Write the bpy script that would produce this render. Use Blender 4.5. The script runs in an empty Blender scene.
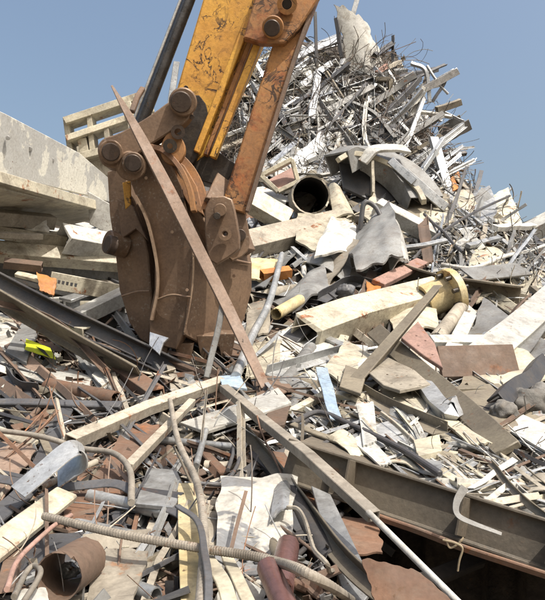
import bpy, bmesh, math, random, zlib
from mathutils import Vector, Matrix, noise

random.seed(7)
R = math.radians
SC = bpy.context.scene
COL = SC.collection

# ------------------------------------------------------------------ camera
F = 643.0                       # focal length in photo pixels (545 x 600)
PITCH = R(10)
EYE = Vector((0, 0, 1.6))
cam = bpy.data.cameras.new('camera')
cam.sensor_fit = 'VERTICAL'; cam.sensor_height = 24.0; cam.lens = 24.0 * F / 600.0
cam.clip_start = 0.05; cam.clip_end = 3000
co = bpy.data.objects.new('camera', cam); COL.objects.link(co)
co.location = EYE; co.rotation_euler = (R(90) + PITCH, 0, 0)
SC.camera = co

# ------------------------------------------------------------------ sky, sun, exposure
SUN_EL, SUN_AZ = R(54), R(138)          # azimuth clockwise from +Y (the view direction): behind the camera, to the right
w = bpy.data.worlds.new('World'); SC.world = w; w.use_nodes = True
nt = w.node_tree; nt.nodes.clear()
sky = nt.nodes.new('ShaderNodeTexSky'); sky.sky_type = 'NISHITA'; sky.sun_disc = False
sky.sun_elevation = SUN_EL; sky.sun_rotation = SUN_AZ
sky.air_density = 1.6; sky.dust_density = 8.0; sky.ozone_density = 1.9; sky.altitude = 0
bg = nt.nodes.new('ShaderNodeBackground'); bg.inputs[1].default_value = 0.15
wo = nt.nodes.new('ShaderNodeOutputWorld')
nt.links.new(sky.outputs[0], bg.inputs[0]); nt.links.new(bg.outputs[0], wo.inputs[0])
sl = bpy.data.lights.new('sun', 'SUN'); sl.energy = 4.2; sl.angle = R(0.53); sl.color = (1.0, 0.945, 0.86)
so = bpy.data.objects.new('sun', sl); COL.objects.link(so)
to_sun = Vector((math.sin(SUN_AZ) * math.cos(SUN_EL), math.cos(SUN_AZ) * math.cos(SUN_EL), math.sin(SUN_EL)))
so.rotation_euler = to_sun.to_track_quat('Z', 'Y').to_euler(); so.location = (10, -10, 20)
SC.view_settings.view_transform = 'Standard'; SC.view_settings.look = 'None'
SC.view_settings.exposure = 0.36; SC.view_settings.gamma = 1.0

# ------------------------------------------------------------------ materials
MATS = {}
def metal(key, c1, c2, rust=0.3, rustc=(0.16, 0.066, 0.028), rough=0.6, met=0.0, dirt=0.5, scr=0.0, vary=0.25, dirtc=(0.10, 0.08, 0.06), bump=0.25, scale=1.0, hard=False, chip=0.15, chipc=(0.13, 0.075, 0.045)):
    m = bpy.data.materials.new(key); m.use_nodes = True
    t = m.node_tree; N = t.nodes; L = t.links; N.clear()
    def nd(k, **kw):
        n = N.new(k)
        for a, b in kw.items(): setattr(n, a, b)
        return n
    out = nd('ShaderNodeOutputMaterial'); bs = nd('ShaderNodeBsdfPrincipled')
    L.new(bs.outputs[0], out.inputs[0])
    tc = nd('ShaderNodeTexCoord'); oi = nd('ShaderNodeObjectInfo')
    mul = nd('ShaderNodeVectorMath', operation='MULTIPLY'); mul.inputs[1].default_value = (37, 53, 71)
    L.new(oi.outputs['Random'], mul.inputs[0])
    add = nd('ShaderNodeVectorMath', operation='ADD')
    L.new(tc.outputs['Object'], add.inputs[0]); L.new(mul.outputs[0], add.inputs[1])
    def noi(s, det=6, ro=0.6, dist=0.0):
        n = nd('ShaderNodeTexNoise'); n.inputs['Scale'].default_value = s * scale; n.inputs['Detail'].default_value = det
        n.inputs['Roughness'].default_value = ro; n.inputs['Distortion'].default_value = dist
        L.new(add.outputs[0], n.inputs['Vector']); return n.outputs[0]
    def ramp(src, a, b):
        r = nd('ShaderNodeMapRange'); r.inputs[1].default_value = a; r.inputs[2].default_value = b
        r.interpolation_type = 'SMOOTHSTEP'
        L.new(src, r.inputs[0]); return r.outputs[0]
    def mix(fac, a, b, mode='MIX'):
        x = nd('ShaderNodeMix', data_type='RGBA', blend_type=mode)
        if isinstance(fac, float): x.inputs[0].default_value = fac
        else: L.new(fac, x.inputs[0])
        for i, v in ((6, a), (7, b)):
            if isinstance(v, tuple): x.inputs[i].default_value = v + (1,)
            else: L.new(v, x.inputs[i])
        return x.outputs[2]
    col = mix(ramp(noi(2.2, 5, 0.6), 0.495, 0.52) if hard else ramp(noi(2.2, 2), 0.35, 0.65), c1, c2)
    # dirt film and stains
    if dirt > 0:
        n1 = noi(5.0, 5, 0.68, 0.6)
        d = ramp(n1, 0.62 - 0.25 * dirt, 0.86 - 0.2 * dirt)
        k = nd('ShaderNodeMath', operation='MULTIPLY'); L.new(d, k.inputs[0]); k.inputs[1].default_value = min(0.85, dirt)
        col = mix(k.outputs[0], col, dirtc)
    # worn and chipped spots: hard edged, clustered
    if chip > 0:
        c1_ = ramp(noi(38, 3, 0.6), 0.66 - 0.16 * chip, 0.71 - 0.16 * chip)
        c2_ = ramp(noi(2.3, 3, 0.6, 0.5), 0.47, 0.62)
        e_ = nd('ShaderNodeMath', operation='MULTIPLY'); L.new(c1_, e_.inputs[0]); L.new(c2_, e_.inputs[1])
        col = mix(e_.outputs[0], col, chipc)
        # thin film of settled dust and runs at a finer scale
        f_ = ramp(noi(11, 4, 0.75, 1.0), 0.42, 0.74)
        g_ = nd('ShaderNodeMath', operation='MULTIPLY'); L.new(f_, g_.inputs[0]); g_.inputs[1].default_value = 0.38
        col = mix(g_.outputs[0], col, dirtc)
    rm = None
    if rust > 0:
        n2 = noi(3.4, 6, 0.72, 0.3)
        rm = ramp(n2, 0.70 - 0.32 * rust, 0.78 - 0.28 * rust)
        rc = mix(ramp(noi(14, 2), 0.3, 0.7), rustc, tuple(min(1, v * f) for v, f in zip(rustc, (2.0, 1.75, 1.5))))
        col = mix(rm, col, rc)
    if scr > 0:
        n3 = noi(4.2, 4, 0.55, 1.6)
        a = nd('ShaderNodeMath', operation='SUBTRACT'); L.new(n3, a.inputs[0]); a.inputs[1].default_value = 0.5
        b = nd('ShaderNodeMath', operation='ABSOLUTE'); L.new(a.outputs[0], b.inputs[0])
        g = ramp(noi(3.0, 3), 0.42, 0.58)
        c = ramp(b.outputs[0], 0.028 * scr, 0.006)
        e = nd('ShaderNodeMath', operation='MULTIPLY'); L.new(c, e.inputs[0]); L.new(g, e.inputs[1])
        col = mix(e.outputs[0], col, (0.045, 0.025, 0.015))
    # fine grain and per piece brightness
    fg = nd('ShaderNodeMapRange'); L.new(noi(45, 2, 0.7), fg.inputs[0]); fg.inputs[1].default_value = 0.25; fg.inputs[2].default_value = 0.75
    fg.inputs[3].default_value = 0.80; fg.inputs[4].default_value = 1.14
    pv = nd('ShaderNodeMapRange'); L.new(oi.outputs['Random'], pv.inputs[0]); pv.inputs[3].default_value = 1 - vary; pv.inputs[4].default_value = 1 + vary * 0.5
    mm = nd('ShaderNodeMath', operation='MULTIPLY'); L.new(fg.outputs[0], mm.inputs[0]); L.new(pv.outputs[0], mm.inputs[1])
    hs = nd('ShaderNodeHueSaturation'); L.new(mm.outputs[0], hs.inputs['Value']); L.new(col, hs.inputs['Color'])
    L.new(hs.outputs[0], bs.inputs['Base Color'])
    rr = nd('ShaderNodeMapRange'); L.new(noi(9, 2), rr.inputs[0]); rr.inputs[1].default_value = 0.3; rr.inputs[2].default_value = 0.7
    rr.inputs[3].default_value = max(0.12, rough - 0.14); rr.inputs[4].default_value = min(1, rough + 0.14)
    L.new(rr.outputs[0], bs.inputs['Roughness'])
    if met > 0:
        if rm is not None:
            q = nd('ShaderNodeMapRange'); L.new(rm, q.inputs[0]); q.inputs[3].default_value = met; q.inputs[4].default_value = 0
            L.new(q.outputs[0], bs.inputs['Metallic'])
        else: bs.inputs['Metallic'].default_value = met
    bs.inputs['Specular IOR Level'].default_value = 0.35
    if bump > 0:
        bp = nd('ShaderNodeBump'); bp.inputs['Strength'].default_value = bump; bp.inputs['Distance'].default_value = 0.012
        L.new(noi(18, 4, 0.7), bp.inputs['Height']); L.new(bp.outputs[0], bs.inputs['Normal'])
    MATS[key] = m
    return m

metal('cream', (0.56, 0.515, 0.395), (0.45, 0.42, 0.335), rust=0.34, dirt=0.75, dirtc=(0.20, 0.17, 0.13), rough=0.5)
metal('white', (0.56, 0.555, 0.51), (0.43, 0.43, 0.41), rust=0.28, dirt=0.7, dirtc=(0.20, 0.18, 0.15), rough=0.5)
metal('flaked', (0.60, 0.59, 0.53), (0.41, 0.41, 0.395), rust=0.18, dirt=0.35, rough=0.6, hard=True, bump=0.08, dirtc=(0.26, 0.24, 0.20))
metal('greybeige', (0.33, 0.295, 0.245), (0.22, 0.20, 0.17), rust=0.3, dirt=0.6, rough=0.7, rustc=(0.15, 0.09, 0.055))
metal('grey', (0.25, 0.255, 0.25), (0.17, 0.17, 0.166), rust=0.25, dirt=0.5, rough=0.55)
metal('galv', (0.50, 0.51, 0.51), (0.38, 0.39, 0.39), rust=0.16, dirt=0.45, rough=0.42, met=0.55)
metal('silver', (0.58, 0.60, 0.62), (0.42, 0.44, 0.46), rust=0.05, dirt=0.3, rough=0.35, met=0.7)
metal('dark', (0.045, 0.045, 0.05), (0.07, 0.068, 0.068), rust=0.25, dirt=0.4, rough=0.5, rustc=(0.07, 0.04, 0.025))
metal('slate', (0.095, 0.098, 0.105), (0.065, 0.066, 0.072), rust=0.25, dirt=0.4, rough=0.5)
metal('rust', (0.19, 0.105, 0.066), (0.125, 0.078, 0.056), rust=0.4, dirt=0.5, rough=0.85, rustc=(0.14, 0.066, 0.034), dirtc=(0.17, 0.14, 0.11))
metal('brown', (0.15, 0.10, 0.072), (0.105, 0.075, 0.058), rust=0.4, dirt=0.4, rough=0.75, rustc=(0.10, 0.052, 0.03))
metal('olive', (0.20, 0.175, 0.13), (0.15, 0.13, 0.10), rust=0.3, dirt=0.4, rough=0.65, rustc=(0.11, 0.06, 0.035))
metal('beige', (0.42, 0.38, 0.31), (0.30, 0.27, 0.22), rust=0.35, dirt=0.6, rough=0.75, rustc=(0.17, 0.10, 0.06))
metal('pinkish', (0.36, 0.23, 0.19), (0.28, 0.17, 0.14), rust=0.35, dirt=0.4, rough=0.7)
metal('paleblue', (0.27, 0.39, 0.54), (0.36, 0.44, 0.52), rust=0.0, dirt=0.3, rough=0.45)
metal('ochre', (0.58, 0.44, 0.20), (0.62, 0.53, 0.33), rust=0.2, dirt=0.4, rough=0.55)
metal('yellow', (0.60, 0.33, 0.055), (0.50, 0.25, 0.05), rust=0.25, dirt=0.35, rough=0.5, scr=1.0, rustc=(0.17, 0.075, 0.03), vary=0.0, dirtc=(0.20, 0.10, 0.035))
metal('orangepaint', (0.36, 0.175, 0.06), (0.26, 0.125, 0.05), rust=0.6, dirt=0.4, rough=0.6, scr=1.3, rustc=(0.15, 0.062, 0.026), vary=0.0)
metal('grapplebrown', (0.20, 0.132, 0.086), (0.145, 0.096, 0.065), rust=0.22, dirt=0.3, rough=0.55, rustc=(0.16, 0.085, 0.045), vary=0.06, dirtc=(0.085, 0.06, 0.045), met=0.2, chip=0.5, chipc=(0.25, 0.20, 0.155))
metal('grapplerim', (0.30, 0.15, 0.06), (0.22, 0.12, 0.07), rust=0.3, dirt=0.3, rough=0.6, vary=0.05)
metal('weld', (0.30, 0.22, 0.15), (0.20, 0.13, 0.09), rust=0.2, dirt=0.2, rough=0.5, vary=0.0)
metal('pin', (0.075, 0.055, 0.045), (0.055, 0.042, 0.036), rust=0.3, dirt=0.3, rough=0.5, vary=0.05, met=0.4, rustc=(0.10, 0.055, 0.03))
metal('grease', (0.018, 0.015, 0.013), (0.03, 0.024, 0.02), rust=0.1, dirt=0.3, rough=0.4, vary=0.0)
metal('rodsteel', (0.10, 0.10, 0.105), (0.075, 0.075, 0.08), rust=0.0, dirt=0.2, rough=0.3, met=0.75, vary=0.0)
metal('copper', (0.30, 0.15, 0.14), (0.22, 0.12, 0.11), rust=0.1, dirt=0.2, rough=0.3, met=0.6)
metal('lime', (0.55, 0.62, 0.02), (0.52, 0.58, 0.03), rust=0.0, dirt=0.25, rough=0.5, vary=0.0)
metal('blacktape', (0.02, 0.02, 0.02), (0.03, 0.03, 0.03), rust=0.0, dirt=0.2, rough=0.5, vary=0.0)
metal('orangepart', (0.50, 0.20, 0.05), (0.42, 0.17, 0.05), rust=0.2, dirt=0.3, rough=0.6)
metal('concrete', (0.22, 0.21, 0.19), (0.16, 0.155, 0.145), rust=0.0, dirt=0.5, rough=0.95, bump=0.8)
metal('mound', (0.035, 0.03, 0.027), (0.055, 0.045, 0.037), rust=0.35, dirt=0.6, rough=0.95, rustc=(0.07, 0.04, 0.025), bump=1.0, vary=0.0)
metal('earth', (0.24, 0.20, 0.155), (0.19, 0.16, 0.125), rust=0.0, dirt=0.5, rough=1.0, vary=0.0, bump=0.6)
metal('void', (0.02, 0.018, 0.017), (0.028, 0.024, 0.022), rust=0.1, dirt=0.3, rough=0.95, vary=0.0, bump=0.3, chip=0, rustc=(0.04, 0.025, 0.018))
metal('wire', (0.085, 0.074, 0.066), (0.14, 0.12, 0.105), rust=0.3, dirt=0.2, rough=0.75, vary=0.0, bump=0)
metal('dustybrown', (0.27, 0.195, 0.15), (0.21, 0.15, 0.115), rust=0.3, dirt=0.4, rough=0.7, rustc=(0.15, 0.08, 0.05))
metal('olivedark', (0.13, 0.11, 0.082), (0.09, 0.078, 0.062), rust=0.3, dirt=0.5, rough=0.6, rustc=(0.09, 0.05, 0.03), dirtc=(0.16, 0.13, 0.10))
metal('zinc', (0.47, 0.455, 0.41), (0.20, 0.205, 0.21), rust=0.2, dirt=0.5, rough=0.5, hard=True)
metal('fibre', (0.40, 0.33, 0.22), (0.30, 0.24, 0.16), rust=0.0, dirt=0.4, rough=0.95, bump=0)

# ------------------------------------------------------------------ photo pixel -> place on the heap
RIGHT = Vector((1, 0, 0)); FWD = Vector((0, math.cos(PITCH), math.sin(PITCH))); UP = Vector((0, -math.sin(PITCH), math.cos(PITCH)))
def ray(px, py): return RIGHT * ((px - 272.5) / F) + UP * ((300 - py) / F) + FWD
def P(px, py, d): return EYE + ray(px, py) * d
def proj(p):
    q = p - EYE; d = q.dot(FWD)
    return (272.5 + F * q.dot(RIGHT) / d, 300 - F * q.dot(UP) / d, d)

def lerp_table(T, x):
    if x <= T[0][0]: return T[0][1]
    for (a, b), (c, d) in zip(T, T[1:]):
        if x <= c: return b + (d - b) * (x - a) / (c - a)
    return T[-1][1]
ROWS = [(600, 1.75), (550, 2.15), (500, 2.7), (450, 3.5), (400, 4.6), (360, 5.7), (320, 7.1), (280, 8.8), (240, 10.8), (200, 12.9), (150, 15.2), (100, 17.2), (60, 18.6), (35, 20)]
PROFILE = [(0.5, 0.0), (0.95, 0.1)]
for r_, d_ in ROWS:
    q_ = P(272, r_, d_); PROFILE.append((q_.y, q_.z))
YP = PROFILE[-1][0] + 0.3
PROFILE += [(PROFILE[-1][0] + 1.5, PROFILE[-1][1]), (27, 8.0), (33, 3.0), (37, 0.0)]
ACROSS = [(-40, -2), (-16, 0.0), (-11, 2.0), (-7, 3.7), (-4.6, 4.9), (-3, 7.4), (-1.2, 10.6), (0.3, 12.9), (1.2, 14), (3.6, 14), (4.6, 11.2), (5.4, 9.2), (6.8, 7.0), (8.6, 5.6), (11, 4.4), (15, 2.0), (19, 0.0), (40, -2)]
def H(x, y, hollow=True):
    dx = max(0.0, x - 2.9) * 1.55
    if y < YP: y = YP - math.hypot(dx, YP - y)
    a = lerp_table(PROFILE, y); b = lerp_table(ACROSS, x)
    h = min(a, b)
    if hollow and 0.2 < x < 1.7 and y < 4.3 - 0.6 * x: h = min(h, 0.05)      # hollow in the foot of the heap, bridged by the dark girder
    return h
_D = {}
def D(px, py):
    key = (round(px / 3), round(py / 3))
    if key in _D: return _D[key]
    r = ray(px, py); d = 1.0; hit = None; hol = py > 462 + (px - 290) * 0.31
    while d < 30:
        p = EYE + r * d
        if p.z < H(p.x, p.y, hol): hit = d; break
        d += 0.06
    _D[key] = hit
    return hit
def pt(q, k=0.965):
    if len(q) == 3: return P(*q)
    d = D(*q)
    if d is None:
        for i in range(1, 60):
            d = D(q[0], q[1] + 5 * i)
            if d: break
        d = d or 18
    return P(q[0], q[1], d * k)
SLOPE_N = Vector((0.12, -0.62, 0.78)).normalized()

# ------------------------------------------------------------------ object helpers
def tag(o, label=None, cat=None, group=None, kind=None):
    for k, v in (('label', label), ('category', cat), ('group', group), ('kind', kind)):
        if v: o[k] = v
    return o
def empty(name, loc):
    o = bpy.data.objects.new(name, None); COL.objects.link(o); o.location = loc; o.empty_display_size = 0.1
    return o
def link(name, verts, faces, mat, parent=None, bevel=0.0, angle=35, mats=None, fm=None):
    c = sum((Vector(v) for v in verts), Vector()) / len(verts)
    if parent is not None: c = parent.matrix_basis.translation.copy() if parent.parent is None else parent.matrix_basis.translation + parent.parent.matrix_basis.translation
    me = bpy.data.meshes.new(name); me.from_pydata([tuple(Vector(v) - c) for v in verts], [], faces)
    bm = bmesh.new(); bm.from_mesh(me); bmesh.ops.recalc_face_normals(bm, faces=bm.faces); bm.to_mesh(me); bm.free()
    me.polygons.foreach_set('use_smooth', [True] * len(me.polygons)); me.set_sharp_from_angle(angle=R(angle))
    for m in (mats or [mat]): me.materials.append(MATS[m])
    if fm: me.polygons.foreach_set('material_index', fm)
    o = bpy.data.objects.new(name, me); COL.objects.link(o)
    if parent is not None:
        o.parent = parent
    else: o.location = c
    if bevel > 0:
        b = o.modifiers.new('bevel', 'BEVEL'); b.width = bevel; b.segments = 1; b.limit_method = 'ANGLE'; b.angle_limit = R(50)
    return o

# profiles: lists of loops in (u, v) metres
def prof(kind, w, h, t):
    a, b = w / 2, h / 2
    if kind == 'I':
        s = t / 2; f = t * 1.3
        return [[(-a, -b), (a, -b), (a, -b + f), (s, -b + f), (s, b - f), (a, b - f), (a, b), (-a, b), (-a, b - f), (-s, b - f), (-s, -b + f), (-a, -b + f)]]
    if kind == 'C':   # open towards +v
        return [[(-a, -b), (a, -b), (a, b), (a - t, b), (a - t, -b + t), (-a + t, -b + t), (-a + t, b), (-a, b)]]
    if kind == 'L':
        return [[(-a, -b), (a, -b), (a, -b + t), (-a + t, -b + t), (-a + t, b), (-a, b)]]
    if kind == 'T':
        s = t / 2
        return [[(-a, b), (-a, b - t), (-s, b - t), (-s, -b), (s, -b), (s, b - t), (a, b - t), (a, b)]]
    if kind == 'Z':
        return [[(-a, b), (-a, b - t), (-t / 2, b - t), (-t / 2, -b), (a, -b), (a, -b + t), (t / 2, -b + t), (t / 2, b)]]
    if kind == 'flat':
        return [[(-a, -b), (a, -b), (a, b), (-a, b)]]
    if kind == 'box':
        return [[(-a, -b), (a, -b), (a, b), (-a, b)], [(-a + t, -b + t), (a - t, -b + t), (a - t, b - t), (-a + t, b - t)]]
    n = 6 if kind == 'wire' else (20 if w > 0.12 else 12)
    o = [(a * math.cos(2 * math.pi * i / n), b * math.sin(2 * math.pi * i / n)) for i in range(n)]
    if kind == 'pipe':
        return [o, [(u * (1 - 2 * t / w), v * (1 - 2 * t / h)) for u, v in o]]
    return [o]

def catmull(pts, n):
    if len(pts) == 2: return [pts[0].lerp(pts[1], i / n) for i in range(n + 1)]
    Q = [pts[0] * 2 - pts[1]] + pts + [pts[-1] * 2 - pts[-2]]; out = []
    for i in range(1, len(Q) - 2):
        for j in range(n):
            t = j / n
            out.append(0.5 * ((2 * Q[i]) + (Q[i + 1] - Q[i - 1]) * t + (2 * Q[i - 1] - 5 * Q[i] + 4 * Q[i + 1] - Q[i + 2]) * t * t + (3 * Q[i] - Q[i - 1] - 3 * Q[i + 1] + Q[i + 2]) * t ** 3))
    out.append(pts[-1].copy()); return out

def sweep(loops, path, ref=SLOPE_N, roll=0.0, twist=0.0, scales=None, rib=None, jag=0.0):
    V = []; Fc = []; n = len(path); rings = []
    for i, p in enumerate(path):
        T = (path[min(i + 1, n - 1)] - path[max(i - 1, 0)]).normalized()
        Nn = ref - T * ref.dot(T)
        if Nn.length < 0.15: Nn = Vector((0.8, 0.1, 0.4)); Nn = Nn - T * Nn.dot(T)
        Nn.normalize(); B = T.cross(Nn)
        a = roll + twist * (i / (n - 1) - 0.5); ca, sa = math.cos(a), math.sin(a)
        U = B * ca + Nn * sa; W = Nn * ca - B * sa
        s = scales[i] if scales else 1.0
        rg = []
        for lp in loops:
            idx = []
            for jj, (u, v) in enumerate(lp):
                q = p + (U * u + W * v) * (s * rib(i, jj / len(lp)) if rib else s)
                if jag and i in (0, n - 1): q = q + T * random.uniform(-jag, jag)
                idx.append(len(V)); V.append(q)
            rg.append(idx)
        rings.append(rg)
    for i in range(n - 1):
        for l in range(len(loops)):
            A, Bq = rings[i][l], rings[i + 1][l]; m = len(A)
            for j in range(m):
                Fc.append((A[j], A[(j + 1) % m], Bq[(j + 1) % m], Bq[j]))
    for e in (0, n - 1):
        if len(loops) == 1: Fc.append(tuple(rings[e][0]))
        else:
            A, Bq = rings[e]; m = len(A)
            for j in range(m): Fc.append((A[j], A[(j + 1) % m], Bq[(j + 1) % m], Bq[j]))
    return V, Fc

def warp(path, amp, f=1.3):
    s = Vector((random.uniform(0, 99), random.uniform(0, 99), random.uniform(0, 99)))
    L = (path[-1] - path[0]).length or 1
    return [p + noise.noise_vector(p * (f / max(L, .4)) * 2 + s) * amp for p in path]

LAND = []          # (px, py, phrase) of pieces other labels can point to
def bar(name, kind, pts, w, h, mat, label=None, cat=None, t=None, roll=0, twist=0, k=0.965, ref=SLOPE_N, n=None, wob=None, parent=None, bev=None, group=None, rib=False, inner=None, land=None, smooth=True, taper=None, jag=None):
    """pts: photo pixels (px, py[, depth]); w, h: pixels at the piece's mean depth"""
    q = [pt(a, k) for a in pts]
    md = sum((a - EYE).dot(FWD) for a in q) / len(q); s = md / F
    W, Hh = w * s, h * s
    tt = (t * s) if t else max(0.0035, min(W, Hh) * 0.09)
    if kind == 'flat': tt = 0
    L = sum((b - a).length for a, b in zip(q, q[1:]))
    if rib:
        nn = max(8, int(L / (max(W, 0.012) * 0.11)))
        path = catmull(q, max(4, nn // (len(q) - 1)))
        def fr(i, a):
            b = (a * 2) % 1.0
            if b < 0.09 or b > 0.91: return 1.04
            return 1.06 if (i + 5.0 * b) % 7 < 1.6 else 0.965
    elif smooth:
        path = catmull(q, n or (10 if len(q) == 2 else 8)); fr = None
    else:
        path = []
        for a, b in zip(q, q[1:]): path += [a, a.lerp(b, 0.04), a.lerp(b, 0.5), a.lerp(b, 0.96)]
        path.append(q[-1]); fr = None
    if wob is None: wob = 0.012 * L
    if wob: path = warp(path, wob)
    sc = None
    if isinstance(taper, list): sc = [lerp_table(taper, i / (len(path) - 1)) for i in range(len(path))]
    elif taper: sc = [1 + (taper - 1) * i / (len(path) - 1) for i in range(len(path))]
    V, Fc = sweep(prof(kind, W, Hh, tt), path, ref, R(roll), R(twist), sc, fr, jag if jag is not None else min(W, Hh) * 0.08)
    fm = None
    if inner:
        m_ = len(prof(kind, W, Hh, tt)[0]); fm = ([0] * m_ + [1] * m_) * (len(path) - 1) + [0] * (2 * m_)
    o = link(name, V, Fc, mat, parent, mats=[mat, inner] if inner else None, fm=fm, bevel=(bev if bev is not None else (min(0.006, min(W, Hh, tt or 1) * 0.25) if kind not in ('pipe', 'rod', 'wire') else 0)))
    if label: tag(o, label, cat, group)
    if land: LAND.append((sum(a[0] for a in pts) / len(pts), sum(a[1] for a in pts) / len(pts), land))
    return o

def creases(f):
    """random straight folds: planar facets meeting in sharp creases, as in bent sheet metal"""
    C = []
    for i in range(int(3 + 2.2 * f)):
        th = random.uniform(0, math.pi); C.append((math.cos(th), math.sin(th), random.uniform(-.1, 1.0), random.uniform(.35, 1) * random.choice((-1, 1))))
    return C
def crumple(u, v, C):
    return 1.7 * sum(a * (abs(u * x + v * y - o) - 0.3) for x, y, o, a in C) / math.sqrt(len(C))
def sheet(name, corners, mat, label=None, cat=None, amp=8, f=2.0, t=2.0, k=0.965, n=22, curl=0.0, group=None, parent=None, land=None, rag=0.05):
    """four corners (tl, tr, br, bl) in photo pixels; amp, t in pixels; curl bows the sheet towards the viewer"""
    if label: random.seed(zlib.crc32(label.encode()))
    c = [pt(a, k) for a in corners]; md = sum((a - EYE).dot(FWD) for a in c) / 4; s = md / F
    nrm = (c[1] - c[0]).cross(c[3] - c[0]).normalized()
    if nrm.dot(EYE - c[0]) < 0: nrm = -nrm
    size = max((c[1] - c[0]).length, (c[3] - c[0]).length)
    sd = random.uniform(0, 50); V = []; C1 = creases(f); C2 = creases(f)
    for j in range(n + 1):
        for i in range(n + 1):
            u, v = i / n, j / n
            eu = noise.noise(Vector((sd, v * 5, 0))) * rag * (1 if i in (0, n) else 0)
            ev = noise.noise(Vector((u * 5, sd, 3))) * rag * (1 if j in (0, n) else 0)
            uu, vv = u + eu, v + ev
            p = c[0] * (1 - uu) * (1 - vv) + c[1] * uu * (1 - vv) + c[2] * uu * vv + c[3] * (1 - uu) * vv
            p = p + nrm * ((crumple(uu, vv, C1) * 1.25 + 0.25 * noise.noise(Vector((uu, vv, 0)) * 2.6 + Vector((sd, 1, 4)))) * amp * s + curl * s * math.sin(math.pi * uu))
            p = p + (c[1] - c[0]).normalized() * (crumple(uu, vv, C2) * amp * s * 0.5) + noise.noise_vector(Vector((uu, vv, 0)) * 3 + Vector((sd, 0, 9))) * amp * s * 0.12
            V.append(p)
    m = len(V); th = max(0.0025, t * s)
    V += [p - nrm * th for p in V]
    Fc = []; g = lambda i, j: j * (n + 1) + i
    for j in range(n):
        for i in range(n):
            a, b, cc, d = g(i, j), g(i + 1, j), g(i + 1, j + 1), g(i, j + 1)
            Fc.append((a, b, cc, d)); Fc.append((m + d, m + cc, m + b, m + a))
    rim = [g(i, 0) for i in range(n)] + [g(n, j) for j in range(n)] + [g(i, n) for i in range(n, 0, -1)] + [g(0, j) for j in range(n, 0, -1)]
    for a, b in zip(rim, rim[1:] + rim[:1]): Fc.append((a, m + a, m + b, b))
    o = link(name, V, Fc, mat, parent, angle=28)
    if label: tag(o, label, cat, group)
    if land: LAND.append((sum(a[0] for a in corners) / 4, sum(a[1] for a in corners) / 4, land))
    return o

def plate(name, poly, t, mat, label=None, cat=None, k=0.965, holes=(), parent=None, group=None, land=None, bev=None, depth_dir=None, rnd=0):
    """polygon outline in photo pixels, t pixels thick away from the viewer, holes = (px, py, radius px) cut through"""
    c = [pt(a, k) for a in poly]; md = sum((a - EYE).dot(FWD) for a in c) / len(c); s = md / F
    cen = sum(c, Vector()) / len(c); nr = Vector()
    for a, b in zip(c, c[1:] + c[:1]): nr += (a - cen).cross(b - cen)
    nr.normalize()
    if nr.dot(EYE - cen) < 0: nr = -nr
    ex = (c[1] - c[0]); ex = (ex - nr * ex.dot(nr)).normalized(); ey = nr.cross(ex)
    cu = bpy.data.curves.new(name, 'CURVE'); cu.dimensions = '2D'; cu.fill_mode = 'BOTH'; cu.extrude = t * s / 2
    if bev is None: bev = min(0.006, t * s * 0.2)
    cu.bevel_depth = bev; cu.bevel_resolution = 0
    def spl(P2):
        sp = cu.splines.new('POLY'); sp.points.add(len(P2) - 1); sp.use_cyclic_u = True
        for i, (x, y) in enumerate(P2): sp.points[i].co = (x, y, 0, 1)
    P2 = [((a - cen).dot(ex), (a - cen).dot(ey)) for a in c]
    if rnd:                                    # chaikin corner rounding
        for _ in range(rnd):
            Q = []
            for a, b in zip(P2, P2[1:] + P2[:1]):
                Q += [(a[0] * .75 + b[0] * .25, a[1] * .75 + b[1] * .25), (a[0] * .25 + b[0] * .75, a[1] * .25 + b[1] * .75)]
            P2 = Q
    spl(P2)
    for (hx, hy, hr) in holes:
        r_ = ray(hx, hy); q = EYE + r_ * ((cen - EYE).dot(nr) / r_.dot(nr)); u, v = (q - cen).dot(ex), (q - cen).dot(ey)
        spl([(u + hr * s * math.cos(-2 * math.pi * i / 10), v + hr * s * math.sin(-2 * math.pi * i / 10)) for i in range(10)])
    tmp = bpy.data.objects.new('tmp', cu); COL.objects.link(tmp)
    bpy.context.view_layer.update()
    me = bpy.data.meshes.new_from_object(tmp.evaluated_get(bpy.context.evaluated_depsgraph_get()))
    bpy.data.objects.remove(tmp); bpy.data.curves.remove(cu)
    off = -nr * (t * s / 2)
    V = [cen + off + ex * v.co.x + ey * v.co.y + nr * v.co.z for v in me.vertices]
    Fc = [tuple(f.vertices) for f in me.polygons]; bpy.data.meshes.remove(me)
    o = link(name, V, Fc, mat, parent)
    bm = bmesh.new(); bm.from_mesh(o.data); bmesh.ops.remove_doubles(bm, verts=bm.verts, dist=1e-5); bmesh.ops.recalc_face_normals(bm, faces=bm.faces); bm.to_mesh(o.data); bm.free()
    o.data.set_sharp_from_angle(angle=R(35))
    if label: tag(o, label, cat, group)
    if land: LAND.append((sum(a[0] for a in poly) / len(poly), sum(a[1] for a in poly) / len(poly), land))
    return o

def disc(name, px, py, d, r, length, mat, parent=None, axis=None, hole=0.0, n=28, label=None, cat=None):
    """a short cylinder or ring: r, length in pixels, facing the viewer by default"""
    s = d / F; c = P(px, py, d); ax = (axis or (EYE - c)).normalized()
    pth = [c - ax * length * s / 2, c + ax * length * s / 2 - ax * r * s * 0.12, c + ax * length * s / 2]
    o = [(math.cos(2 * math.pi * i / n) * r * s, math.sin(2 * math.pi * i / n) * r * s) for i in range(n)]
    lp = [o] if not hole else [o, [(u * hole, v * hole) for u, v in o]]
    V, Fc = sweep(lp, pth, Vector((0.3, 0.2, 1)), scales=[1, 1, 0.9 if not hole else 1.0])
    ob = link(name, V, Fc, mat, parent, angle=30)
    if label: tag(ob, label, cat)
    return ob

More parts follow.
